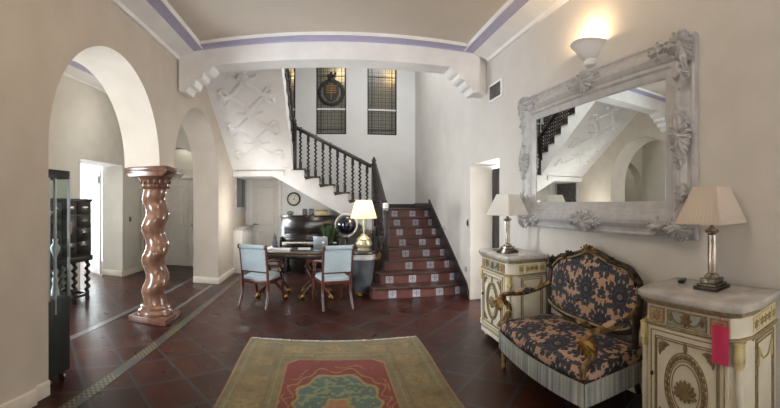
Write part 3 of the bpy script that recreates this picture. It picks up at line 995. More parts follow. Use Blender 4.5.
# ------------------------------------------------------------------ desk
DZ = .745
t = thing('writing_desk', 'dark-topped writing desk with gilt claw feet behind the blue armchairs', 'desk', (-.40, 6.18, 0))
MB().box(-.71, .71, -.36, .36, DZ - .03, DZ).build('desktop', 'darkwood', t, bevel=.008)
MB().box(-.68, .68, -.31, .31, DZ - .10, DZ - .03).build('apron', 'darkwood', t, bevel=.004)
b = MB().box(-.70, .70, -.325, -.31, DZ - .045, DZ - .03)
b.build('gilt_edge', 'gilt', t)
for x in (-.46, .24):
    b = MB()
    for s in (-1, 1):
        for yy in (-.22, .22):
            b.tube(spline([(x + s * .03, yy, DZ - .12), (x + s * .16, yy, DZ - .22), (x + s * .10, yy, .36), (x + s * .06, yy, .26), (x + s * .16, yy, .14), (x + s * .22, yy, .07)], 6), .035, 10, flat=.7)
    b.box(x - .07, x + .07, -.25, .25, .24, .40); b.box(x - .16, x + .16, -.25, .25, DZ - .16, DZ - .11)
    o = b.build('pedestal', 'redwood', t)
    for s in (-1, 1):
        for yy in (-.22, .22):
            MB().ell((x + s * .22, yy, .045), (.042, .05, .045)).ell((x + s * .245, yy, .025), (.03, .03, .025)).build('claw_foot', 'gilt', o)
    for yy in (-.26,):
        MB().ell((x, yy, DZ - .14), (.03, .015, .03)).build('boss', 'gilt', o)

def single(mb, name, mats, label, cat, loc, rz=0, group=None, **k):
    o = mb.build(name, mats, **k)
    o.location = loc; o.rotation_euler = (0, 0, rz); o['kind'] = 'thing'
    return tag(o, label, cat, group)
# things on the desk
single(MB().box(-.10, .10, -.14, .14, 0, .012).grid(6, 4, lambda u, v: (-.10 + .2 * u, -.14 + .28 * v, .014 + .05 * u * u)), 'magazine', 'paper', 'white magazine with a curled page beside flat papers on the desk', 'magazine', (-.97, 6.04, DZ), .2)
single(MB().box(-.15, .15, -.12, .12, 0, .035), 'papers', 'paper', 'flat stack of white papers beside the magazine on the desk', 'papers', (-.735, 6.06, DZ), -.05)
single(MB().lathe([(.07, 0), (.065, .03), (.045, .05), (.05, .10), (.03, .15), (.035, .18), (.012, .22), (.008, .25)], 14), 'figurine', 'statue', 'small grey bell-shaped figurine on back of the desk', 'figurine', (-.88, 6.38, DZ), angle=60)
single(MB().box(-.16, .16, -.09, .09, 0, .02), 'document_tray', 'blackwood', 'low black tray in the middle of the desk', 'tray', (-.41, 6.10, DZ))
single(MB().box(-.10, .10, -.05, .05, 0, .025), 'notebook', 'paper', 'small cream notebook lying on black tray', 'notebook', (-.36, 6.10, DZ + .02), .05)
t = thing('laptop', 'open silver laptop seen from behind, between notebook and plant', 'laptop', (-.09, 6.10, DZ), R(-8))
MB().box(-.115, .115, -.02, .18, 0, .014).build('keyboard_base', 'alum', t, bevel=.004)
lid = MB().prism([(-.02, .014), (-.012, .014), (-.062, .235), (-.070, .235)], 'x', -.115, .115).build('lid', 'alum', t, bevel=.002)
b = MB(T((.045, -.062, .14)) @ Matrix.Rotation(-.22, 4, 'X'))
b.ell((-.007, 0, 0), (.012, .003, .015)); b.ell((.007, 0, 0), (.012, .003, .015)); b.ell((.003, 0, .02), (.003, .002, .007), X=Matrix.Rotation(.3, 4, 'Y'))
b.build('logo', 'apple', lid)
t = thing('potted_plant', 'small dark green grassy pot plant on desk beside the globe', 'plant', (.05, 6.30, DZ))
MB().lathe([(.05, 0), (.07, .10), (.075, .11), (.06, .11)], 16).build('pot', 'pot', t)
b = MB()
for i in range(170):
    a = random.uniform(0, 2 * PI); L = random.uniform(.16, .36); o = random.uniform(.05, .20)
    p0 = Vector((.03 * math.cos(a), .03 * math.sin(a), .10)); p1 = p0 + Vector((o * .5 * math.cos(a), o * .5 * math.sin(a), L * .6)); p2 = p0 + Vector((o * math.cos(a), o * math.sin(a), L * random.uniform(.75, 1)))
    q = Vector((-math.sin(a), math.cos(a), 0)) * .014
    b.add([p0 - q, p0 + q, p1 - q * 1.3, p1 + q * 1.3, p2], [(0, 1, 3, 2), (2, 3, 4)])
b.build('foliage', 'plant', t)

# grey drum table with lamp and globe
t = thing('drum_table', 'grey tapered drum table with gilt rim beside the bottom stair', 'table', (.58, 6.2, 0))
MB().lathe([(.09, .05), (.12, .09), (.17, .22), (.205, .48), (.22, .60)], 32).build('body', 'drum', t, angle=50)
MB().lathe([(.225, .60), (.235, .605), (.235, .635), (.225, .64), (.225, .665), (.24, .67), (.24, .69)], 32).build('rim_band', ['topmarble'], t, angle=50)
MB().cyl(.255, .69, .735, 36).build('tabletop', 'darkwood', t, bevel=.01)
b = MB()
for s in (1,):
    b.tube(spline([(s * .20, -.12, .60), (s * .27, -.16, .63), (s * .29, -.17, .68), (s * .26, -.16, .70), (s * .245, -.15, .67), (s * .265, -.16, .655)], 6), .016, 8)
b.build('scroll_handle', 'gilt', t)
for a in (-1.9, .2, 2.3):
    MB().ell((.08 * math.cos(a), .08 * math.sin(a), .03), (.05, .05, .032)).build('claw_foot', 'gilt', t)
def lamp_shade_round(b, r0, r1, z0, z1, n=72, pl=.006, mi=0):
    b.grid(n, 6, lambda u, v: ((r0 + (r1 - r0) * v + pl * (round(u * n) % 2)) * math.cos(2 * PI * u), (r0 + (r1 - r0) * v + pl * (round(u * n) % 2)) * math.sin(2 * PI * u), z0 + (z1 - z0) * v), mi)
t = thing('table_lamp', 'lit table lamp with cream shade and gilt base on the drum table', 'lamp', (.61, 6.17, .735))
MB().lathe([(.10, 0), (.11, .02), (.085, .04), (.12, .07), (.14, .12), (.11, .17), (.12, .19), (.08, .22), (.05, .25), (.04, .27)], 28).build('base', 'brass', t, angle=60)
for x in (-.035, .035):
    MB().cyl(.018, .27, .52, 14, 0, T((x, 0, 0))).build('glass_stem', 'crystal', t)
MB().cyl(.012, .26, .62, 10).build('rod', 'brass', t)
b = MB(); lamp_shade_round(b, .215, .125, .53, .83); b.build('lamp_shade', 'shadelit', t)
MB().ell((0, 0, .66), (.028, .028, .04)).build('bulb', 'bulb', t)
single(MB().lathe([(.045, 0), (.05, .01), (.05, .22), (.03, .25), (.035, .27), (.012, .30)], 18), 'glass_jar', 'crystal', 'clear lidded glass jar beside the lamp on drum table', 'jar', (.75, 6.30, .735), angle=50)
t = thing('globe', 'dark navy globe in a pale meridian ring behind the desk plant', 'globe', (.335, 6.42, DZ))
MB().lathe([(.09, 0), (.10, .015), (.06, .03), (.025, .06), (.02, .16), (.03, .19)], 20).build('stand', 'darkwood', t, angle=50)
MB().ell((0, 0, .40), .165, seg=32, ring=20).build('sphere', 'navy', t, angle=80)
MB().tube([(.185 * math.cos(2 * PI * i / 40 ), .03 * math.cos(2 * PI * i / 40), .40 + .185 * math.sin(2 * PI * i / 40)) for i in range(40)], .012, 8, closed=True, up=(0, 1, 0)).build('meridian_ring', 'ivory', t, angle=80)
MB().tube([(-.13, 0, .25), (-.06, 0, .20), (0, 0, .18), (.06, 0, .20), (.13, 0, .25)], .012, 8).build('cradle', 'alum', t)

# ------------------------------------------------------------------ piano
t = thing('upright_piano', 'black upright piano standing under the white stair string', 'piano', (-.36, 8.55, 0))
MB().box(-.62, .62, -.42, -.04, .03, 1.22).build('case', 'pianoblack', t, bevel=.006)
MB().box(-.65, .65, -.45, 0, 1.22, 1.255).build('lid', 'pianoblack', t, bevel=.006)
MB().box(-.62, .62, -.70, -.42, .60, .68).box(-.62, -.58, -.72, -.42, .60, .80).box(.58, .62, -.72, -.42, .60, .80).build('keybed', 'pianoblack', t, bevel=.004)
b = MB().box(-.57, .57, -.69, -.55, .68, .70)
b.build('white_keys', 'ivory', t)
for i in range(34):
    if i % 7 in (2, 6):
        continue
    x = -.56 + (i + 1) * .0335
    MB().box(x - .006, x + .006, -.64, -.55, .70, .715).build('black_key', 'black', t)
MB().box(-.57, .57, -.545, -.43, .70, .78).build('fallboard', 'pianoblack', t, bevel=.004)
MB().box(-.55, .55, -.44, -.42, .84, 1.18).box(-.55, .55, -.47, -.42, .83, .85).build('music_panel', 'pianoblack', t, bevel=.004)
MB().box(-.55, .55, -.435, -.42, .10, .55).build('lower_panel', 'pianoblack', t, bevel=.004)
for x in (-.57, .57):
    MB().lathe([(.035, 0), (.03, .1), (.04, .3), (.03, .5), (.04, .6)], 12, 0, T((x, -.66, 0))).build('leg', 'pianoblack', t)
for x in (-.06, .06):
    MB().box(x - .025, x + .025, -.52, -.42, .05, .07).build('pedal', 'brass', t)
for i, (x, w_, n_) in enumerate(((-.27, .05, 'black framed photograph on piano lid, nearer the clock'), (-.12, .05, 'black framed photograph on piano lid, nearer the gold box'))):
    o = thing('photo_frame', n_, 'picture frame', (x - .21, 8.3, 1.255), group='framed photographs on the piano')
    MB().box(-.05, .05, -.012, .012, 0, .14).build('frame', 'black', o, bevel=.003)
    MB().box(-.035, .035, -.016, -.01, .02, .12).build('photograph', 'picture', o)
o = thing('keepsake_box', 'gold and brown keepsake box on the piano lid', 'box', (-.11, 8.3, 1.255))
MB().box(-.13, .13, -.07, .07, 0, .08).build('body', 'yellowcream', o, bevel=.003)
MB().box(-.135, .135, -.075, .075, .08, .12).build('lid', 'goldpaint', o, bevel=.003)
single(MB().ell((0, 0, .045), (.08, .05, .05)), 'mantel_stone', 'statue', 'small dark rounded ornament on piano lid below the clock', 'ornament', (-.80, 8.3, 1.255))

# clock on the back wall
t = thing('wall_clock', 'round dark-rimmed clock hanging on the wall above the piano', 'clock', (-.80, YB, 1.62))
CX = Matrix.Rotation(PI / 2, 4, 'X')
MB().lathe([(.14, 0), (.165, 0), (.17, .02), (.165, .04), (.14, .045), (.13, .03), (.13, 0)], 32, 0, CX).build('rim', 'darkwood', t, angle=50)
MB().cyl(.135, 0, .02, 32, 0, CX).build('face', 'clockface', t)
for i in range(12):
    MB().box(-.005, .005, -.023, -.02, .09, .115, 0, Matrix.Rotation(i * PI / 6, 4, 'Y')).build('hour_mark', 'black', t)
MB().box(-.004, .004, -.027, -.023, -.02, .085, 0, Matrix.Rotation(.5, 4, 'Y')).build('minute_hand', 'black', t)
MB().box(-.005, .005, -.027, -.023, -.02, .055, 0, Matrix.Rotation(2.2, 4, 'Y')).build('hour_hand', 'black', t)

# framed print and radiator cover on the far part of the left wall
t = thing('framed_print', 'white-framed dark print on the wall past the second arch', 'picture', (XL, 8.62, 1.5))
MB().box(0, .03, -.54, -.46, -.16, .66).box(0, .03, .46, .54, -.16, .66).box(0, .03, -.46, .46, .58, .66).box(0, .03, -.46, .46, -.16, -.08).build('frame', 'silverframe', t, bevel=.006)
MB().box(.002, .012, -.46, .46, -.08, .58).build('print', 'picture', t)
t = thing('radiator_cover', 'white radiator cover with grey top below the framed print', 'radiator cover', (XL, 8.5, 0))
b = MB().box(0, .20, -.55, .60, 0, .95)
for i in range(12):
    b.box(.20, .208, -.48 + i * .085, -.44 + i * .085, .15, .85)
b.build('cabinet', 'door', t, bevel=.004)
MB().box(0, .23, -.58, .63, .95, .985).build('top', 'silverframe', t, bevel=.004)

# ------------------------------------------------------------------ small fittings on the walls
t = thing('air_vent', 'small grey slatted air vent high on the wall by the beam', 'vent', (XR, 4.58, 3.02))
MB().box(-.012, 0, -.20, .20, -.12, .12).build('frame', 'white', t, bevel=.003)
b = MB().box(-.016, -.010, -.16, .16, -.09, .09)
for i in range(8):
    b.box(-.024, -.012, -.16, .16, -.085 + i * .0225, -.078 + i * .0225)
b.build('grille', 'greystrip', t)
t = thing('light_switch', 'small dark switch on the wall between stairs and doorway', 'switch', (XR, 5.60, 1.20))
MB().box(-.008, 0, -.04, .04, -.055, .055).build('plate', 'alum', t, bevel=.002)
MB().box(-.014, -.008, -.028, .028, -.035, .035).build('rocker', 'black', t, bevel=.002)
def step_light(y, z, label):
    t = thing('step_light', label, 'light fitting', (XR, y, z), group='white fittings along the stair wall')
    MB().box(-.008, 0, -.04, .04, -.04, .04).build('plate', 'tilewhite', t, bevel=.002)
    MB().cyl(.02, 0, .006, 12, 0, T((-.008, 0, 0)) @ Matrix.Rotation(-PI / 2, 4, 'Y')).build('socket', 'alum', t)
step_light(6.8, 1.05, 'upper small white fitting on the wall above the stairs')
step_light(5.68, .45, 'lower small white fitting on the wall by the bottom stair')
t = thing('thermostat', 'small grey wall switch plate past the hall doorway behind column', 'switch', (XH, 6.98, 1.18))
MB().box(0, .012, -.05, .05, -.06, .06).build('plate', 'silverframe', t, bevel=.002)
MB().box(.012, .018, -.035, .035, -.045, .045).build('cover', 'greystrip', t)

# sconce
t = thing('wall_sconce', 'white plaster half-bowl uplighter glowing on the wall above mirror', 'wall lamp', (XR, 2.60, 2.74))
def half(prof, b, n=20):
    b.grid(n, len(prof) - 1, lambda u, v: (-prof[round(v * (len(prof) - 1))][0] * math.sin(PI * u), prof[round(v * (len(prof) - 1))][0] * math.cos(PI * u), prof[round(v * (len(prof) - 1))][1]))
b = MB(); half([(.03, .05), (.07, .055), (.10, .075), (.13, .11), (.16, .15), (.185, .175), (.195, .18), (.18, .183), (.15, .15), (.05, .08)], b)
b.build('bowl', 'white', t, angle=60)
b = MB(); half([(.0, -.01), (.06, 0), (.075, .02), (.075, .035), (.06, .05), (.06, .06), (.085, .07)], b); b.build('finial', 'white', t, angle=40)
MB().ell((-.07, 0, .13), (.025, .025, .035)).build('bulb', 'bulb', t)

# ------------------------------------------------------------------ big mirror
t = thing('wall_mirror', 'large rectangular mirror in ornate silver-grey carved frame above the settee', 'mirror', (XR, 2.62, 1.25), R(-90))
HW, HH, FW = 1.16, 1.44, .27
prof = [(0, 0), (0, .05), (.02, .06), (.035, .05), (.06, .055), (.10, .085), (.13, .09), (.16, .075), (.175, .06), (.20, .06), (.215, .045), (.25, .04), (FW, .03), (FW, 0)]   # inward, out from the wall
def side(p0, p1, inn):
    """mitred run of the frame profile from corner p0 to corner p1 (x, z)"""
    b = MB(); v, f = [], []
    for (cx, cz), (mx, mz) in ((p0, inn[0]), (p1, inn[1])):
        for d, h in prof:
            v.append((cx + mx * d, -h, cz + mz * d))
    n = len(prof)
    for i in range(n - 1):
        f.append((i, i + 1, n + i + 1, n + i))
    return b.add(v, f)
A, B, C_, D = (-HW, 0), (HW, 0), (HW, HH), (-HW, HH)
for p0, p1, inn in ((A, B, ((1, 1), (-1, 1))), (B, C_, ((-1, 1), (-1, -1))), (C_, D, ((-1, -1), (1, -1))), (D, A, ((1, -1), (1, 1)))):
    side(p0, p1, inn).build('frame_side', 'silverframe', t, angle=25)
MB().box(-HW + FW - .01, HW - FW + .01, -.022, -.016, FW - .01, HH - FW + .01).build('glass', 'mirror', t, smooth=False)
b = MB()
def acanthus(b, cx, cz, s, dirs, y=-.075):
    base = T((cx, y, cz)) @ Matrix.Rotation(PI / 2, 4, 'X')
    for a, L in dirs:
        b.leaf(L * s * .9, L * s * .34, .045 * s / .15, 0, base @ Matrix.Rotation(R(a), 4, 'Z') @ T((.02 * s, 0, 0)))
        b.leaf(L * s * .7, L * s * .3, .06 * s / .15, 0, base @ Matrix.Rotation(R(a + 17), 4, 'Z') @ T((.05 * s, 0, 0)))
        b.ell((L * s * .8 * math.cos(R(a - 12)), L * s * .8 * math.sin(R(a - 12)), .015), (.1 * s, .1 * s, .12 * s), 0, base, 8, 6)
    b.ell((0, 0, .02), (.28 * s, .22 * s, .22 * s), 0, base)
    for a, L in dirs[::2]:
        q = R(a + 20)
        sp = [(L * s * .65 * math.cos(q) + r_ * math.cos(th), L * s * .65 * math.sin(q) + r_ * math.sin(th), .02) for r_, th in [(.2 * s * (1 - i / 14), i * .55 + q) for i in range(13)]]
        b.tube(sp, .035 * s, 6, 0, base)
for cx, cz, sx, sz in ((-HW, 0, 1, 1), (HW, 0, -1, 1), (HW, HH, -1, -1), (-HW, HH, 1, -1)):
    b = MB()
    ang = math.degrees(math.atan2(sz, sx))
    acanthus(b, cx + sx * .085, cz + sz * .085, .14, [(ang + 180, .8), (ang + 150, .75), (ang + 210, .75), (ang + 120, .8), (ang + 240, .8), (ang + 85, 1.0), (ang + 275, 1.0), (ang + 50, 1.3), (ang - 50, 1.3), (ang + 20, .9), (ang - 20, .9)])
    acanthus(b, cx + sx * .17, cz + sz * .07, .09, [(0 if sx > 0 else 180, 1.2), (70, .8), (-70, .8), (110, .8), (-110, .8)])
    acanthus(b, cx + sx * .07, cz + sz * .17, .09, [(90 * sz, 1.2), (20, .8), (-20, .8), (160, .8), (200, .8)])
    acanthus(b, cx + sx * .28, cz + sz * .085, .10, [(0 if sx > 0 else 180, 1.4), (60 if sx > 0 else 120, .9), (-60 if sx > 0 else 240, .9)])
    acanthus(b, cx + sx * .085, cz + sz * .28, .10, [(90 * sz, 1.4), (90 * sz + 60, .9), (90 * sz - 60, .9)])
    b.build('corner_ornament', 'silverframe', t, angle=60)
for cx, cz, L in ((0, .10, 0), (0, HH - .10, 0), (-HW + .10, HH / 2, 90), (HW - .10, HH / 2, 90)):
    b = MB()
    acanthus(b, cx, cz, .125, [(L, 1.5), (L + 180, 1.5), (L + 30, 1.1), (L - 30, 1.1), (L + 150, 1.1), (L + 210, 1.1), (L + 60, .9), (L - 60, .9), (L + 120, .9), (L + 240, .9), (L + 90, .85), (L + 270, .85)])
    for sg in (-1, 1):
        dx, dz = (sg * .15, 0) if L == 0 else (0, sg * .15)
        acanthus(b, cx + dx, cz + dz, .075, [(L, 1.3), (L + 180, 1.3), (L + 50, .9), (L - 50, .9), (L + 130, .9), (L + 230, .9)])
    b.build('centre_ornament', 'silverframe', t, angle=60)

# ------------------------------------------------------------------ painted side cabinets
def make_cab():
    t = thing('side_cabinet', 'cream and gilt painted side cabinet by the doorway, under the silver lamp', 'cabinet', group='painted side cabinets along the right wall')
    W, Dp = .36, .44
    def plan(e=0.0, w=W, d=Dp):
        return [(-w - e, 0), (-w - e, -d + .10), (-w + .04 - e, -d + .03 - e), (-w + .08, -d - e), (w - .08, -d - e), (w - .04 + e, -d + .03 - e), (w + e, -d + .10), (w + e, 0)]
    MB().prism(plan(), 'z', .13, .90).build('carcass', 'cream', t, bevel=.004)
    b = MB().prism(plan(.02), 'z', .07, .11, 0).prism(plan(.012), 'z', .11, .13, 1)
    b.build('base_moulding', ['cream', 'goldpaint'], t, bevel=.003)
    MB().prism(plan(.016), 'z', .775, .79).build('frieze_moulding', 'goldpaint', t, bevel=.003)
    MB().prism(plan(.012), 'z', .90, .915, 0).prism(plan(.03), 'z', .915, .935, 0).build('cornice', 'goldpaint', t, bevel=.003)
    MB().prism(plan(.045), 'z', .935, .975).build('marble_top', 'topmarble', t, bevel=.008)
    for x, y in ((-W + .05, -Dp + .06), (W - .05, -Dp + .06), (-W + .05, -.05), (W - .05, -.05)):
        MB().lathe([(.018, 0), (.026, .03), (.034, .055), (.028, .07)], 12, 0, T((x, y, 0))).build('foot', 'cream', t)
    yf = -Dp
    # frieze panels
    for x0, x1, m in ((-W + .09, -W + .20, 'peach'), (-W + .225, W - .225, 'greyblue'), (W - .20, W - .09, 'peach')):
        b = MB().box(x0, x1, yf - .008, yf + .005, .80, .885, 0)
        b.box(x0, x1, yf - .012, yf, .80, .806, 1).box(x0, x1, yf - .012, yf, .879, .885, 1).box(x0, x0 + .006, yf - .012, yf, .80, .885, 1).box(x1 - .006, x1, yf - .012, yf, .80, .885, 1)
        cx = (x0 + x1) / 2
        if m == 'peach':
            for k in range(8):
                b.leaf(.038, .02, .008, 1, T((cx, yf - .008, .8425)) @ Matrix.Rotation(PI / 2, 4, 'X') @ Matrix.Rotation(k * PI / 4, 4, 'Z'))
            b.ell((cx, yf - .012, .8425), (.012, .006, .012), 1, seg=8, ring=5)
        else:
            for s in (-1, 1):
                b.tube(spline([(cx + s * .11, yf - .01, .875), (cx + s * .08, yf - .012, .83), (cx + s * .04, yf - .012, .82), (cx, yf - .012, .835)], 5), .005, 6, 2)
                b.leaf(.05, .03, .01, 2, T((cx + s * .11, yf - .008, .87)) @ Matrix.Rotation(PI / 2, 4, 'X') @ Matrix.Rotation(-PI / 2, 4, 'Z'))
            for k in range(7):
                b.leaf(.045, .025, .01, 2, T((cx, yf - .008, .845)) @ Matrix.Rotation(PI / 2, 4, 'X') @ Matrix.Rotation(k * 2 * PI / 7, 4, 'Z'))
        b.build('frieze_panel', [m, 'goldpaint', 'brownpaint'], t)
    # door
    dx0, dx1, dz0, dz1 = -W + .09, W - .09, .15, .77
    b = MB().box(dx0, dx1, yf - .012, yf + .002, dz0, dz1, 0)
    for k, (q, m) in enumerate(((.018, 1), (.05, 1), (.062, 2))):
        w = .005 if k != 2 else .003
        for z_ in (dz0 + q, dz1 - q):
            b.box(dx0 + q, dx1 - q, yf - .019, yf - .01, z_ - w / 2, z_ + w / 2, m)
        for x_ in (dx0 + q, dx1 - q):
            b.box(x_ - w / 2, x_ + w / 2, yf - .019, yf - .01, dz0 + q, dz1 - q, m)
    door = b.build('door', ['cream', 'goldpaint', 'brownpaint'], t, bevel=0)
    MB().box(dx0 + .066, dx1 - .066, yf - .015, yf - .01, dz0 + .066, dz1 - .066).build('door_panel', 'greyblue', door, smooth=False, label='grey-blue field') if False else None
    cz = (dz0 + dz1) / 2
    XF = T((0, yf - .012, cz)) @ Matrix.Rotation(PI / 2, 4, 'X')
    b = MB(XF)
    N_ = 48
    for rx, rz, r_, m in ((.148, .20, .004, 0), (.112, .155, .004, 0), (.095, .135, .003, 1)):
        b.tube([(rx * math.cos(2 * PI * i / N_), rz * math.sin(2 * PI * i / N_), .003) for i in range(N_)], r_, 6, m, closed=True)
    for i in range(28):
        a = 2 * PI * i / 28
        b.leaf(.045, .026, .008, 1, T((.130 * math.cos(a), .178 * math.sin(a), .002)) @ Matrix.Rotation(a + 1.9, 4, 'Z') @ T((-.02, 0, 0)))
    for k in range(9):
        a = PI / 2 + (k - 4) * .42
        b.leaf(.085, .04, .012, 1, T((0, -.03, .004)) @ Matrix.Rotation(a, 4, 'Z'))
    for k in range(5):
        b.leaf(.07, .035, .012, 1, T((0, -.01, .004)) @ Matrix.Rotation(-PI / 2 + (k - 2) * .5, 4, 'Z'))
    for s in (-1, 1):
        b.leaf(.06, .03, .01, 1, T((0, s * .20, .002)) @ Matrix.Rotation(s * PI / 2, 4, 'Z'))
    b.build('medallion', ['goldpaint', 'brownpaint'], door)
    for sx in (-1, 1):
        for sz in (-1, 1):
            b = MB(XF)
            cx, cy = sx * (dx1 - .085), sz * ((dz1 - dz0) / 2 - .085)
            a0 = math.atan2(-sz, -sx)
            for d_ in (-.75, -.4, 0, .4, .75):
                b.leaf(.075 if abs(d_) > .5 else .055, .026, .008, 0, T((cx, cy, .002)) @ Matrix.Rotation(a0 + d_, 4, 'Z'))
            b.build('spandrel', 'brownpaint', door)
    MB().ell((dx0 + .03, yf - .022, cz + .03), (.010, .012, .014), seg=10, ring=6).build('door_knob', 'darknickel', door)
    # corner colonnettes
    for s in (-1, 1):
        x = s * (W - .035)
        b = MB(T((x, yf + .02, 0)))
        b.lathe([(.030, .13), (.030, .17), (.020, .18), (.023, .30), (.021, .62), (.018, .64)], 14, 0)
        b.lathe([(.018, .63), (.030, .65), (.026, .67), (.034, .70), (.030, .73), (.036, .775)], 14, 1)
        b.lathe([(.032, .16), (.034, .17), (.026, .19)], 14, 1)
        for k in range(6):
            b.ell((.028 * math.cos(k * PI / 3), .028 * math.sin(k * PI / 3), .69), (.01, .01, .025), 1, seg=8, ring=5)
        b.build('colonnette', ['cream', 'yellowcream'], t, angle=50)
        # side: frieze panels and swagged panel
        b = MB(T((s * W, 0, 0)))
        ex = lambda h: (0, s * h) if s > 0 else (s * h, 0)
        for y0, y1 in ((-.33, -.27), (-.25, -.10), (-.08, -.02)):
            b.box(*ex(.006), y0, y1, .80, .885, 0)
            n_ = 3 if y1 - y0 > .1 else 1
            for k in range(n_):
                yc = y0 + (y1 - y0) * (k + .5) / n_
                for q in range(6):
                    b.leaf(.03, .016, .006, 1, T((s * .006, yc, .8425)) @ Matrix.Rotation(s * PI / 2, 4, 'Y') @ Matrix.Rotation(q * PI / 3, 4, 'Z'))
        for q, w in ((0, .005), (.02, .003)):
            for z_ in (.19 + q, .75 - q):
                b.box(*ex(.008), -.30 + q, -.05 - q, z_ - w, z_ + w, 1)
            for y_ in (-.30 + q, -.05 - q):
                b.box(*ex(.008), y_ - w, y_ + w, .19 + q, .75 - q, 1)
        for z_ in (.19, .75):
            b.box(*ex(.006), -.34, -.01, z_ + (-.03 if z_ < .5 else .012), z_ + (-.022 if z_ < .5 else .02), 1)
        b.tube(spline([(s * .008, -.265, .70), (s * .01, -.22, .635), (s * .01, -.175, .62), (s * .01, -.13, .635), (s * .008, -.085, .70)], 6), .007, 6, 0)
        for yc in (-.265, -.085):
            b.tube([(s * .008, yc, .70), (s * .008, yc, .60)], .006, 6, 0)
        b.build('side_panel', ['yellowcream', 'goldpaint'], t)
    return t
cab = make_cab()
cab.location = (XR - .022, 3.68, 0); cab.rotation_euler = (0, 0, R(-90))
cab2 = copy_tree(cab)
cab2.location = (XR - .022, 1.235, 0)
cab2['label'] = 'cream and gilt painted side cabinet with the pink tag, beside the settee'

def make_lamp():
    t = thing('table_lamp', 'cream-shaded silver column lamp on the cabinet by the doorway', 'lamp', group='silver column lamps on the side cabinets')
    MB().box(-.085, .085, -.085, .085, 0, .025, 0).box(-.07, .07, -.07, .07, .025, .04, 1).box(-.055, .055, -.055, .055, .04, .07, 1).build('base', ['darknickel', 'chrome'], t, bevel=.004)
    MB().lathe([(.045, .07), (.048, .08), (.035, .095), (.024, .10)], 18).build('lower_mount', 'chrome', t, angle=50)
    b = MB()
    b.lathe([(.024, .335), (.034, .345), (.045, .355), (.045, .365), (.02, .375), (.012, .39), (.012, .44)], 18)
    b.build('upper_mount', 'chrome', t, angle=50)
    b = MB()
    n = 32
    b.grid(n, 1, lambda u, v: ((.026 - .004 * (round(u * n) % 2)) * math.cos(2 * PI * u), (.026 - .004 * (round(u * n) % 2)) * math.sin(2 * PI * u), .10 + .236 * v))
    b.build('column', 'chrome', t)
    b = MB()
    def sq(u, v):
        # pleated square shade, tapering upwards
        k = u * 4; i = int(k) % 4; f_ = k - int(k) if u < 1 else 0
        h = .165 + (.085 - .165) * v
        pts = [(-h, -h), (h, -h), (h, h), (-h, h), (-h, -h)]
        x = pts[i][0] + (pts[i + 1][0] - pts[i][0]) * f_; y = pts[i][1] + (pts[i + 1][1] - pts[i][1]) * f_
        g = 1 + .018 * (round(u * 88) % 2)
        return (x * g, y * g, .405 + .225 * v)
    b.grid(88, 4, sq)
    b.build('lamp_shade', 'shade', t, angle=20)
    return t
lp1 = make_lamp()
lp1.location = (1.88, 3.62, .975); lp1.rotation_euler = (0, 0, R(20))
lp2_ = copy_tree(lp1)
lp2_.location = (2.0, 1.23, .975); lp2_.rotation_euler = (0, 0, 0)
lp2_['label'] = 'pink-beige pleated shade silver column lamp on the pink-tagged cabinet'
for c in lp2_.children:
    if c.name.startswith('lamp_shade'):
        c.data = c.data.copy(); c.data.materials[0] = M['shade2']
single(MB().box(-.05, .05, -.02, .02, 0, .02), 'remote_control', 'black', 'small black remote on painted cabinet beside the pink-beige lamp', 'remote control', (2.06, 1.50, .975), .4, bevel=.004)
t = thing('pink_tag', 'bright pink fabric tag hanging on the front of a painted cabinet', 'tag', (XR - .022 - .44 - .03, 1.0, .72))
MB().grid(6, 8, lambda u, v: (-.004 * math.sin(u * 6), -.05 + .10 * u, .20 * v - .06)).grid(6, 8, lambda u, v: (.004 - .004 * math.sin(u * 6), -.05 + .10 * u, .20 * v - .06)).build('cloth', 'pink', t)
MB().tube([(0, 0, .14), (.0, 0, .20), (-.015, 0, .235), (.02, 0, .235)], .003, 6).build('loop', 'pink', t)

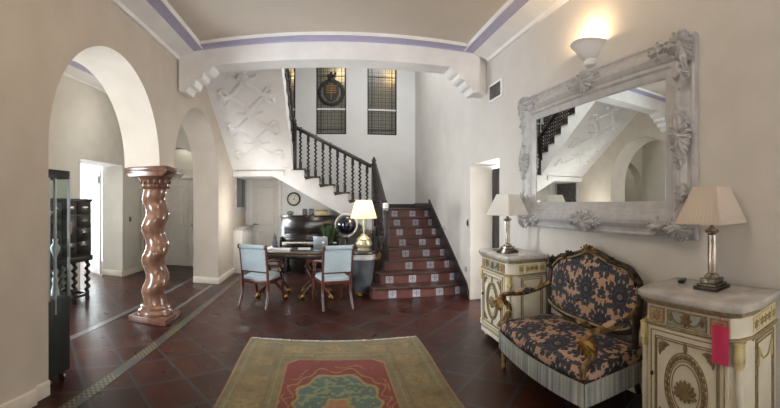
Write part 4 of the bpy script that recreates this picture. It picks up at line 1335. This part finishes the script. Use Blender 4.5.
# ------------------------------------------------------------------ damask settee
NAVY, NAVY2, TAN, TAN2 = lin('1d1e27'), lin('43464f'), lin('b08b70'), lin('ba987f')
def leafhit(x, y, cx, cy, a, L, W):
    dx, dy = x - cx, y - cy
    p = dx * math.cos(a) + dy * math.sin(a); q = -dx * math.sin(a) + dy * math.cos(a)
    if p < 0 or p > L:
        return 0
    t_ = p / L
    w = W * math.sin(PI * min(1, t_ * .9 + .1)) ** .8 * (1 + .35 * math.sin(t_ * PI * 6))
    if abs(q) > w:
        return 0
    return 2 if abs(q) < .0045 or abs(abs(q) - w * .6) < .003 else 1
def damask(x, y):
    PX, PY = .40, .52
    for oy in (0, 1):
        gx = (x / PX + .5 * oy) % 1.0 - .5; gy = (y / PY + .5 * oy) % 1.0 - .5
        lx, ly = gx * PX, gy * PY
        q = math.hypot(lx / .030, (ly + .03) / .024)
        if q < 1:
            return mixc(NAVY2, TAN, .45 if math.cos(lx * 420) > .2 else .05)
        if q < 1.6:
            return NAVY
        for k in range(-4, 5):
            h = leafhit(lx, ly, 0, -.03, PI / 2 + k * .42, .205 - abs(k) * .016, .023)
            if h:
                return NAVY2 if h == 2 else NAVY
        for s in (-1, 1):
            for a, L, W_ in ((-PI / 2 + s * .30, .15, .022), (-PI / 2 + s * .85, .15, .024), (-PI / 2 + s * 1.45, .13, .020)):
                h = leafhit(lx, ly, 0, -.04, a, L, W_)
                if h:
                    return NAVY2 if h == 2 else NAVY
            for cx, cy, a, L, W_ in ((s * .16, -.07, PI / 2 - s * .5, .12, .026), (s * .18, -.16, PI / 2 + s * .9, .11, .024), (s * .10, -.20, -PI / 2 - s * .6, .10, .022), (s * .185, .09, PI / 2 + s * .5, .11, .022)):
                h = leafhit(lx, ly, cx, cy, a, L, W_)
                if h:
                    return NAVY2 if h == 2 else NAVY
    n = vn(x * 40, y * 40)
    if n > .80:
        return NAVY
    return mixc(TAN, TAN2, n)
t = thing('settee', 'carved gilt settee upholstered in navy and tan damask below the mirror', 'sofa', (XR - .04, 2.50, 0), R(-90))
W, D0 = .60, -.66
def zs(u, v):
    return .425 + .06 * (1 - abs(2 * u - 1) ** 3) * (1 - abs(2 * v - 1) ** 3)
def front(u):          # gently bowed front edge
    return D0 + .05 * (2 * u - 1) ** 2
b = MB()
b.grid(230, 120, lambda u, v: ((u - .5) * 2 * W, front(u) + (-.06 - front(u)) * v, zs(u, v)), 0, None, lambda u, v: damask((u - .5) * 1.2, v * .62 + .12))
b.grid(230, 16, lambda u, v: ((u - .5) * 2 * W, front(u) - .012 * math.sin(PI * v), .33 + .095 * v), 0, None, lambda u, v: damask((u - .5) * 1.2, .12 - (1 - v) * .095))
for s in (-1, 1):
    b.grid(120, 16, lambda u, v: (s * (W + .012 * math.sin(PI * v)), front(0) + (-.06 - front(0)) * u, .33 + .095 * v), 0, None, lambda u, v: damask(u * .62 + .1, .12 - (1 - v) * .095))
b.build('seat', 'damask', t, pattern=True, angle=80)
MB().prism([(-W + .01, D0 + .06), (-W * .5, D0 + .025), (0, D0 + .012), (W * .5, D0 + .025), (W - .01, D0 + .06), (W - .01, -.06), (-W + .01, -.06)], 'z', .27, .335).build('seat_rail', 'bronze', t)
# fringe
def frcol(u, v, n):
    k = vn(u * n * .45, 3.3 + n)
    c = mixc(lin('b4b3a6'), lin('59616a'), k)
    return mixc(c, lin('a59c86'), .6 if v > .86 else 0)
b = MB()
n = 150
b.grid(n, 6, lambda u, v: ((u - .5) * 2 * (W + .01), front(u) - .020 - .006 * (round(u * n) % 2) * (1 - v), .185 + .155 * v), 0, None, lambda u, v: frcol(u, v, n))
for s in (-1, 1):
    b.grid(76, 6, lambda u, v: (s * (W + .02 + .006 * (round(u * 76) % 2) * (1 - v)), front(0) - .02 + (-.08 - front(0)) * u, .185 + .155 * v), 0, None, lambda u, v: frcol(u, v, 76))
b.build('fringe', 'fringe', t, pattern=True, angle=30)
# back: serpentine outline
def ztop(x):
    a = abs(x) / .58
    return 1.065 - .135 * a ** 1.6 - (.05 * max(0, a - .8) / .2) + .012 * math.cos(a * 7)
def zbot(x):
    a = abs(x) / .58
    return .51 + .07 * a ** 4
def yb(z):
    return -.115 + (z - .5) * .13
b = MB()
def bk(u, v):
    x = (u - .5) * 2 * .56; z = zbot(x) + (ztop(x) - zbot(x)) * v
    return (x, yb(z) - .035 * (math.sin(PI * u) * math.sin(PI * v)) ** .5, z)
b.grid(220, 120, bk, 0, None, lambda u, v: damask((u - .5) * 1.12, bk(u, v)[2] + .235))
b.grid(20, 12, lambda u, v: (bk(u, v)[0], yb(bk(u, v)[2]) + .03, bk(u, v)[2]), 0, None, lambda u, v: TAN)
b.build('backrest', 'damask', t, pattern=True, angle=80)
out = [(x, yb(ztop(x)), ztop(x) + .015) for x in [.575 * (i / 24 * 2 - 1) for i in range(25)]]
lo = [(x, yb(zbot(x)), zbot(x) - .012) for x in [.575 * (1 - i / 24 * 2) for i in range(25)]]
sideR = [(.595, yb(z), z) for z in (.86, .80, .72, .68)]
sideL = [(-.595, yb(z), z) for z in (.68, .72, .80, .86)]
b = MB().tube(out + sideR + lo + sideL, .030, 10, flat=.85, closed=True, up=(0, 1, 0))
fr = b.build('back_frame', 'bronze', t, angle=60)
b = MB().tube([(p[0] * .95, p[1] - .028, p[2] - .012 if p[2] > .8 else p[2] + .012) for p in out], .009, 8, up=(0, 1, 0)).tube([(p[0] * .95, p[1] - .028, p[2] + .012) for p in lo], .009, 8, up=(0, 1, 0))
b.build('gilt_beading', 'goldpaint', fr, angle=60)
def carving(cx, cz, s, dirs):
    b = MB(); acanthus(b, cx, cz, s, dirs, yb(cz) - .03); return b
carving(0, 1.095, .085, [(90, .7), (50, .9), (130, .9), (0, 1.6), (180, 1.6), (20, 1.1), (160, 1.1)]).build('crest', 'giltold', fr, angle=60)
for s in (-1, 1):
    carving(s * .30, 1.035, .07, [(-15 if s > 0 else 195, 1.8), (165 if s > 0 else 15, 1.5), (80, .7)]).build('crest', 'bronze', fr, angle=60)
    carving(s * .56, .945, .07, [(80, .8), (-50 if s > 0 else 230, 1.5), (150 if s > 0 else 30, 1.6), (-90, 1.2)]).build('crest', 'bronze', fr, angle=60)
carving(0, .49, .06, [(0, 2.0), (180, 2.0), (270, .8)]).build('crest', 'giltold', fr, angle=60)
for s in (-1, 1):
    # rear posts / legs
    MB().tube([(s * .575, -.10, .70), (s * .575, -.115, .45), (s * .575, -.10, .2), (s * .58, -.06, 0)], [.026, .028, .026, .02], 10).build('leg', 'bronze', t)
    fl = MB(T((s * .575, -.60, 0)))
    fl.lathe([(.016, 0), (.026, .03), (.020, .05), (.024, .12), (.028, .18), (.034, .20)], 14, 1)
    fl.lathe([(.034, .20), (.034, .36), (.030, .38)], 4, 0)
    fl.build('leg', ['redwood', 'giltold'], t, angle=50)
    arm = spline([(s * .585, -.09, .74), (s * .60, -.16, .70), (s * .615, -.28, .665), (s * .62, -.42, .655), (s * .62, -.54, .665), (s * .62, -.60, .655), (s * .615, -.62, .62), (s * .61, -.585, .59), (s * .61, -.56, .61)], 6)
    b = MB().tube(arm, .021, 10)
    b.tube(spline([(s * .61, -.585, .61), (s * .605, -.54, .56), (s * .595, -.54, .50), (s * .58, -.59, .43), (s * .575, -.60, .36)], 6), [.024 + .008 * i / 24 for i in range(25)], 10)
    am = b.build('arm', 'giltold', t, angle=60)
    acb = MB(T((s * .615, -.60, .62)))
    for k in range(6):
        acb.leaf(.11, .05, .02, 0, Matrix.Rotation(PI / 2, 4, 'X') @ Matrix.Rotation(-PI / 2 + (k - 2.5) * .5, 4, 'Z') @ T((0, 0, .022)))
    acb.tube([(0, .035 * (1 - i / 20) * math.cos(i * .6), .035 * (1 - i / 20) * math.sin(i * .6)) for i in range(18)], .014, 8)
    acb.build('arm_scroll', 'gilt', am, angle=60)
    pb = MB()
    pb.grid(40, 8, lambda u, v: (s * .617 + .034 * math.cos(PI * v), -.25 - .22 * u, .672 + .034 * math.sin(PI * v) * math.sin(PI * min(1, max(0, u * .96 + .02))) ** .4), 0, None, lambda u, v: damask(u * .22, v * .1 + .03))
    pb.build('arm_pad', 'damask', am, pattern=True, angle=80)

t = thing('leather_bag', 'black leather bag on the floor between settee and pink-tagged cabinet', 'bag', (1.93, 1.74, 0), R(20))
MB().grid(24, 16, lambda u, v: (.20 * math.cos(2 * PI * u) * math.sin(PI * v) ** .5, .11 * math.sin(2 * PI * u) * math.sin(PI * v) ** .5, .075 - .075 * math.cos(PI * v))).build('body', 'bag', t, angle=80)
MB().tube(spline([(-.10, -.05, .13), (-.06, -.07, .18), (.04, -.07, .18), (.08, -.05, .13)], 6), .01, 8).build('handle', 'bag', t)

# ------------------------------------------------------------------ light
def area(name, loc, rot, sx, sy, e, c):
    l = bpy.data.lights.new(name, 'AREA'); l.shape = 'RECTANGLE'; l.size = sx; l.size_y = sy; l.energy = e; l.color = c
    o = bpy.data.objects.new(name, l); COL.objects.link(o); o.location = loc; o.rotation_euler = rot
    return o
def point(name, loc, e, c, r=.03):
    l = bpy.data.lights.new(name, 'POINT'); l.energy = e; l.color = c; l.shadow_soft_size = r
    o = bpy.data.objects.new(name, l); COL.objects.link(o); o.location = loc
    return o
COOL, WARM = (.86, .93, 1.0), (1.0, .72, .42)
area('window_daylight', (.15, YF - .05, 1.65), (R(-90), 0, 0), 3.4, 2.55, 760, (1.0, .97, .93))
area('hall_daylight', (XH - .12, 1.5, 1.6), (0, R(-90), 0), 2.1, 2.1, 150, COOL)
area('side_room_daylight', (-7.3, 6.6, 1.7), (0, R(-90), 0), 1.6, 1.6, 170, COOL)
area('stairwell_fill_light', (1.1, 7.0, ZTOP - .15), (0, 0, 0), 1.6, 1.4, 32, (.95, .97, 1.0))  # added area light to brighten the stairwell; no opening above it
point('room_fill_light', (.1, 1.7, 3.3), 18, (1, .88, .74), .2)  # added warm fill for left wall and ceiling, no fixture
point('hall_fill_light', (-3.1, 5.45, 3.1), 6, (1, .95, .88), .05)  # unseen fill added to brighten the hall walls and doors, no lantern there
point('hall_end_fill_light', (-3.2, 8.15, 3.0), 3, (1, .95, .88), .1)  # added fill for the double doors past the hall arch, hidden from view
point('understair_fill_light', (-1.25, 7.25, 1.35), 16, (1, .97, .93), .05)  # added bulb without fixture, lifts the soffit and the wall below the landing
point('sconce_light', (XR - .09, 2.60, 2.93), 5, WARM, .03)
point('lamp_light', (.61, 6.17, 1.40), 7, (1, .84, .62), .04)
for i, (a, c) in enumerate(WIN):
    point('outer_lamp', (c - .12, YB + .20, 4.66), 26, (1, .80, .48), .04)
area('passage_daylight', (3.44, 4.85, 1.15), (0, R(90), 0), 1.7, 1.2, 50, (.95, .97, 1.0))
w = bpy.data.worlds.new('world'); sc.world = w; w.use_nodes = True
w.node_tree.nodes['Background'].inputs[0].default_value = (.75, .85, 1, 1)
w.node_tree.nodes['Background'].inputs[1].default_value = .6
vs = sc.view_settings
vs.view_transform = 'Standard'; vs.look = 'None'; vs.gamma = 1; vs.use_curve_mapping = False; vs.exposure = 1.1
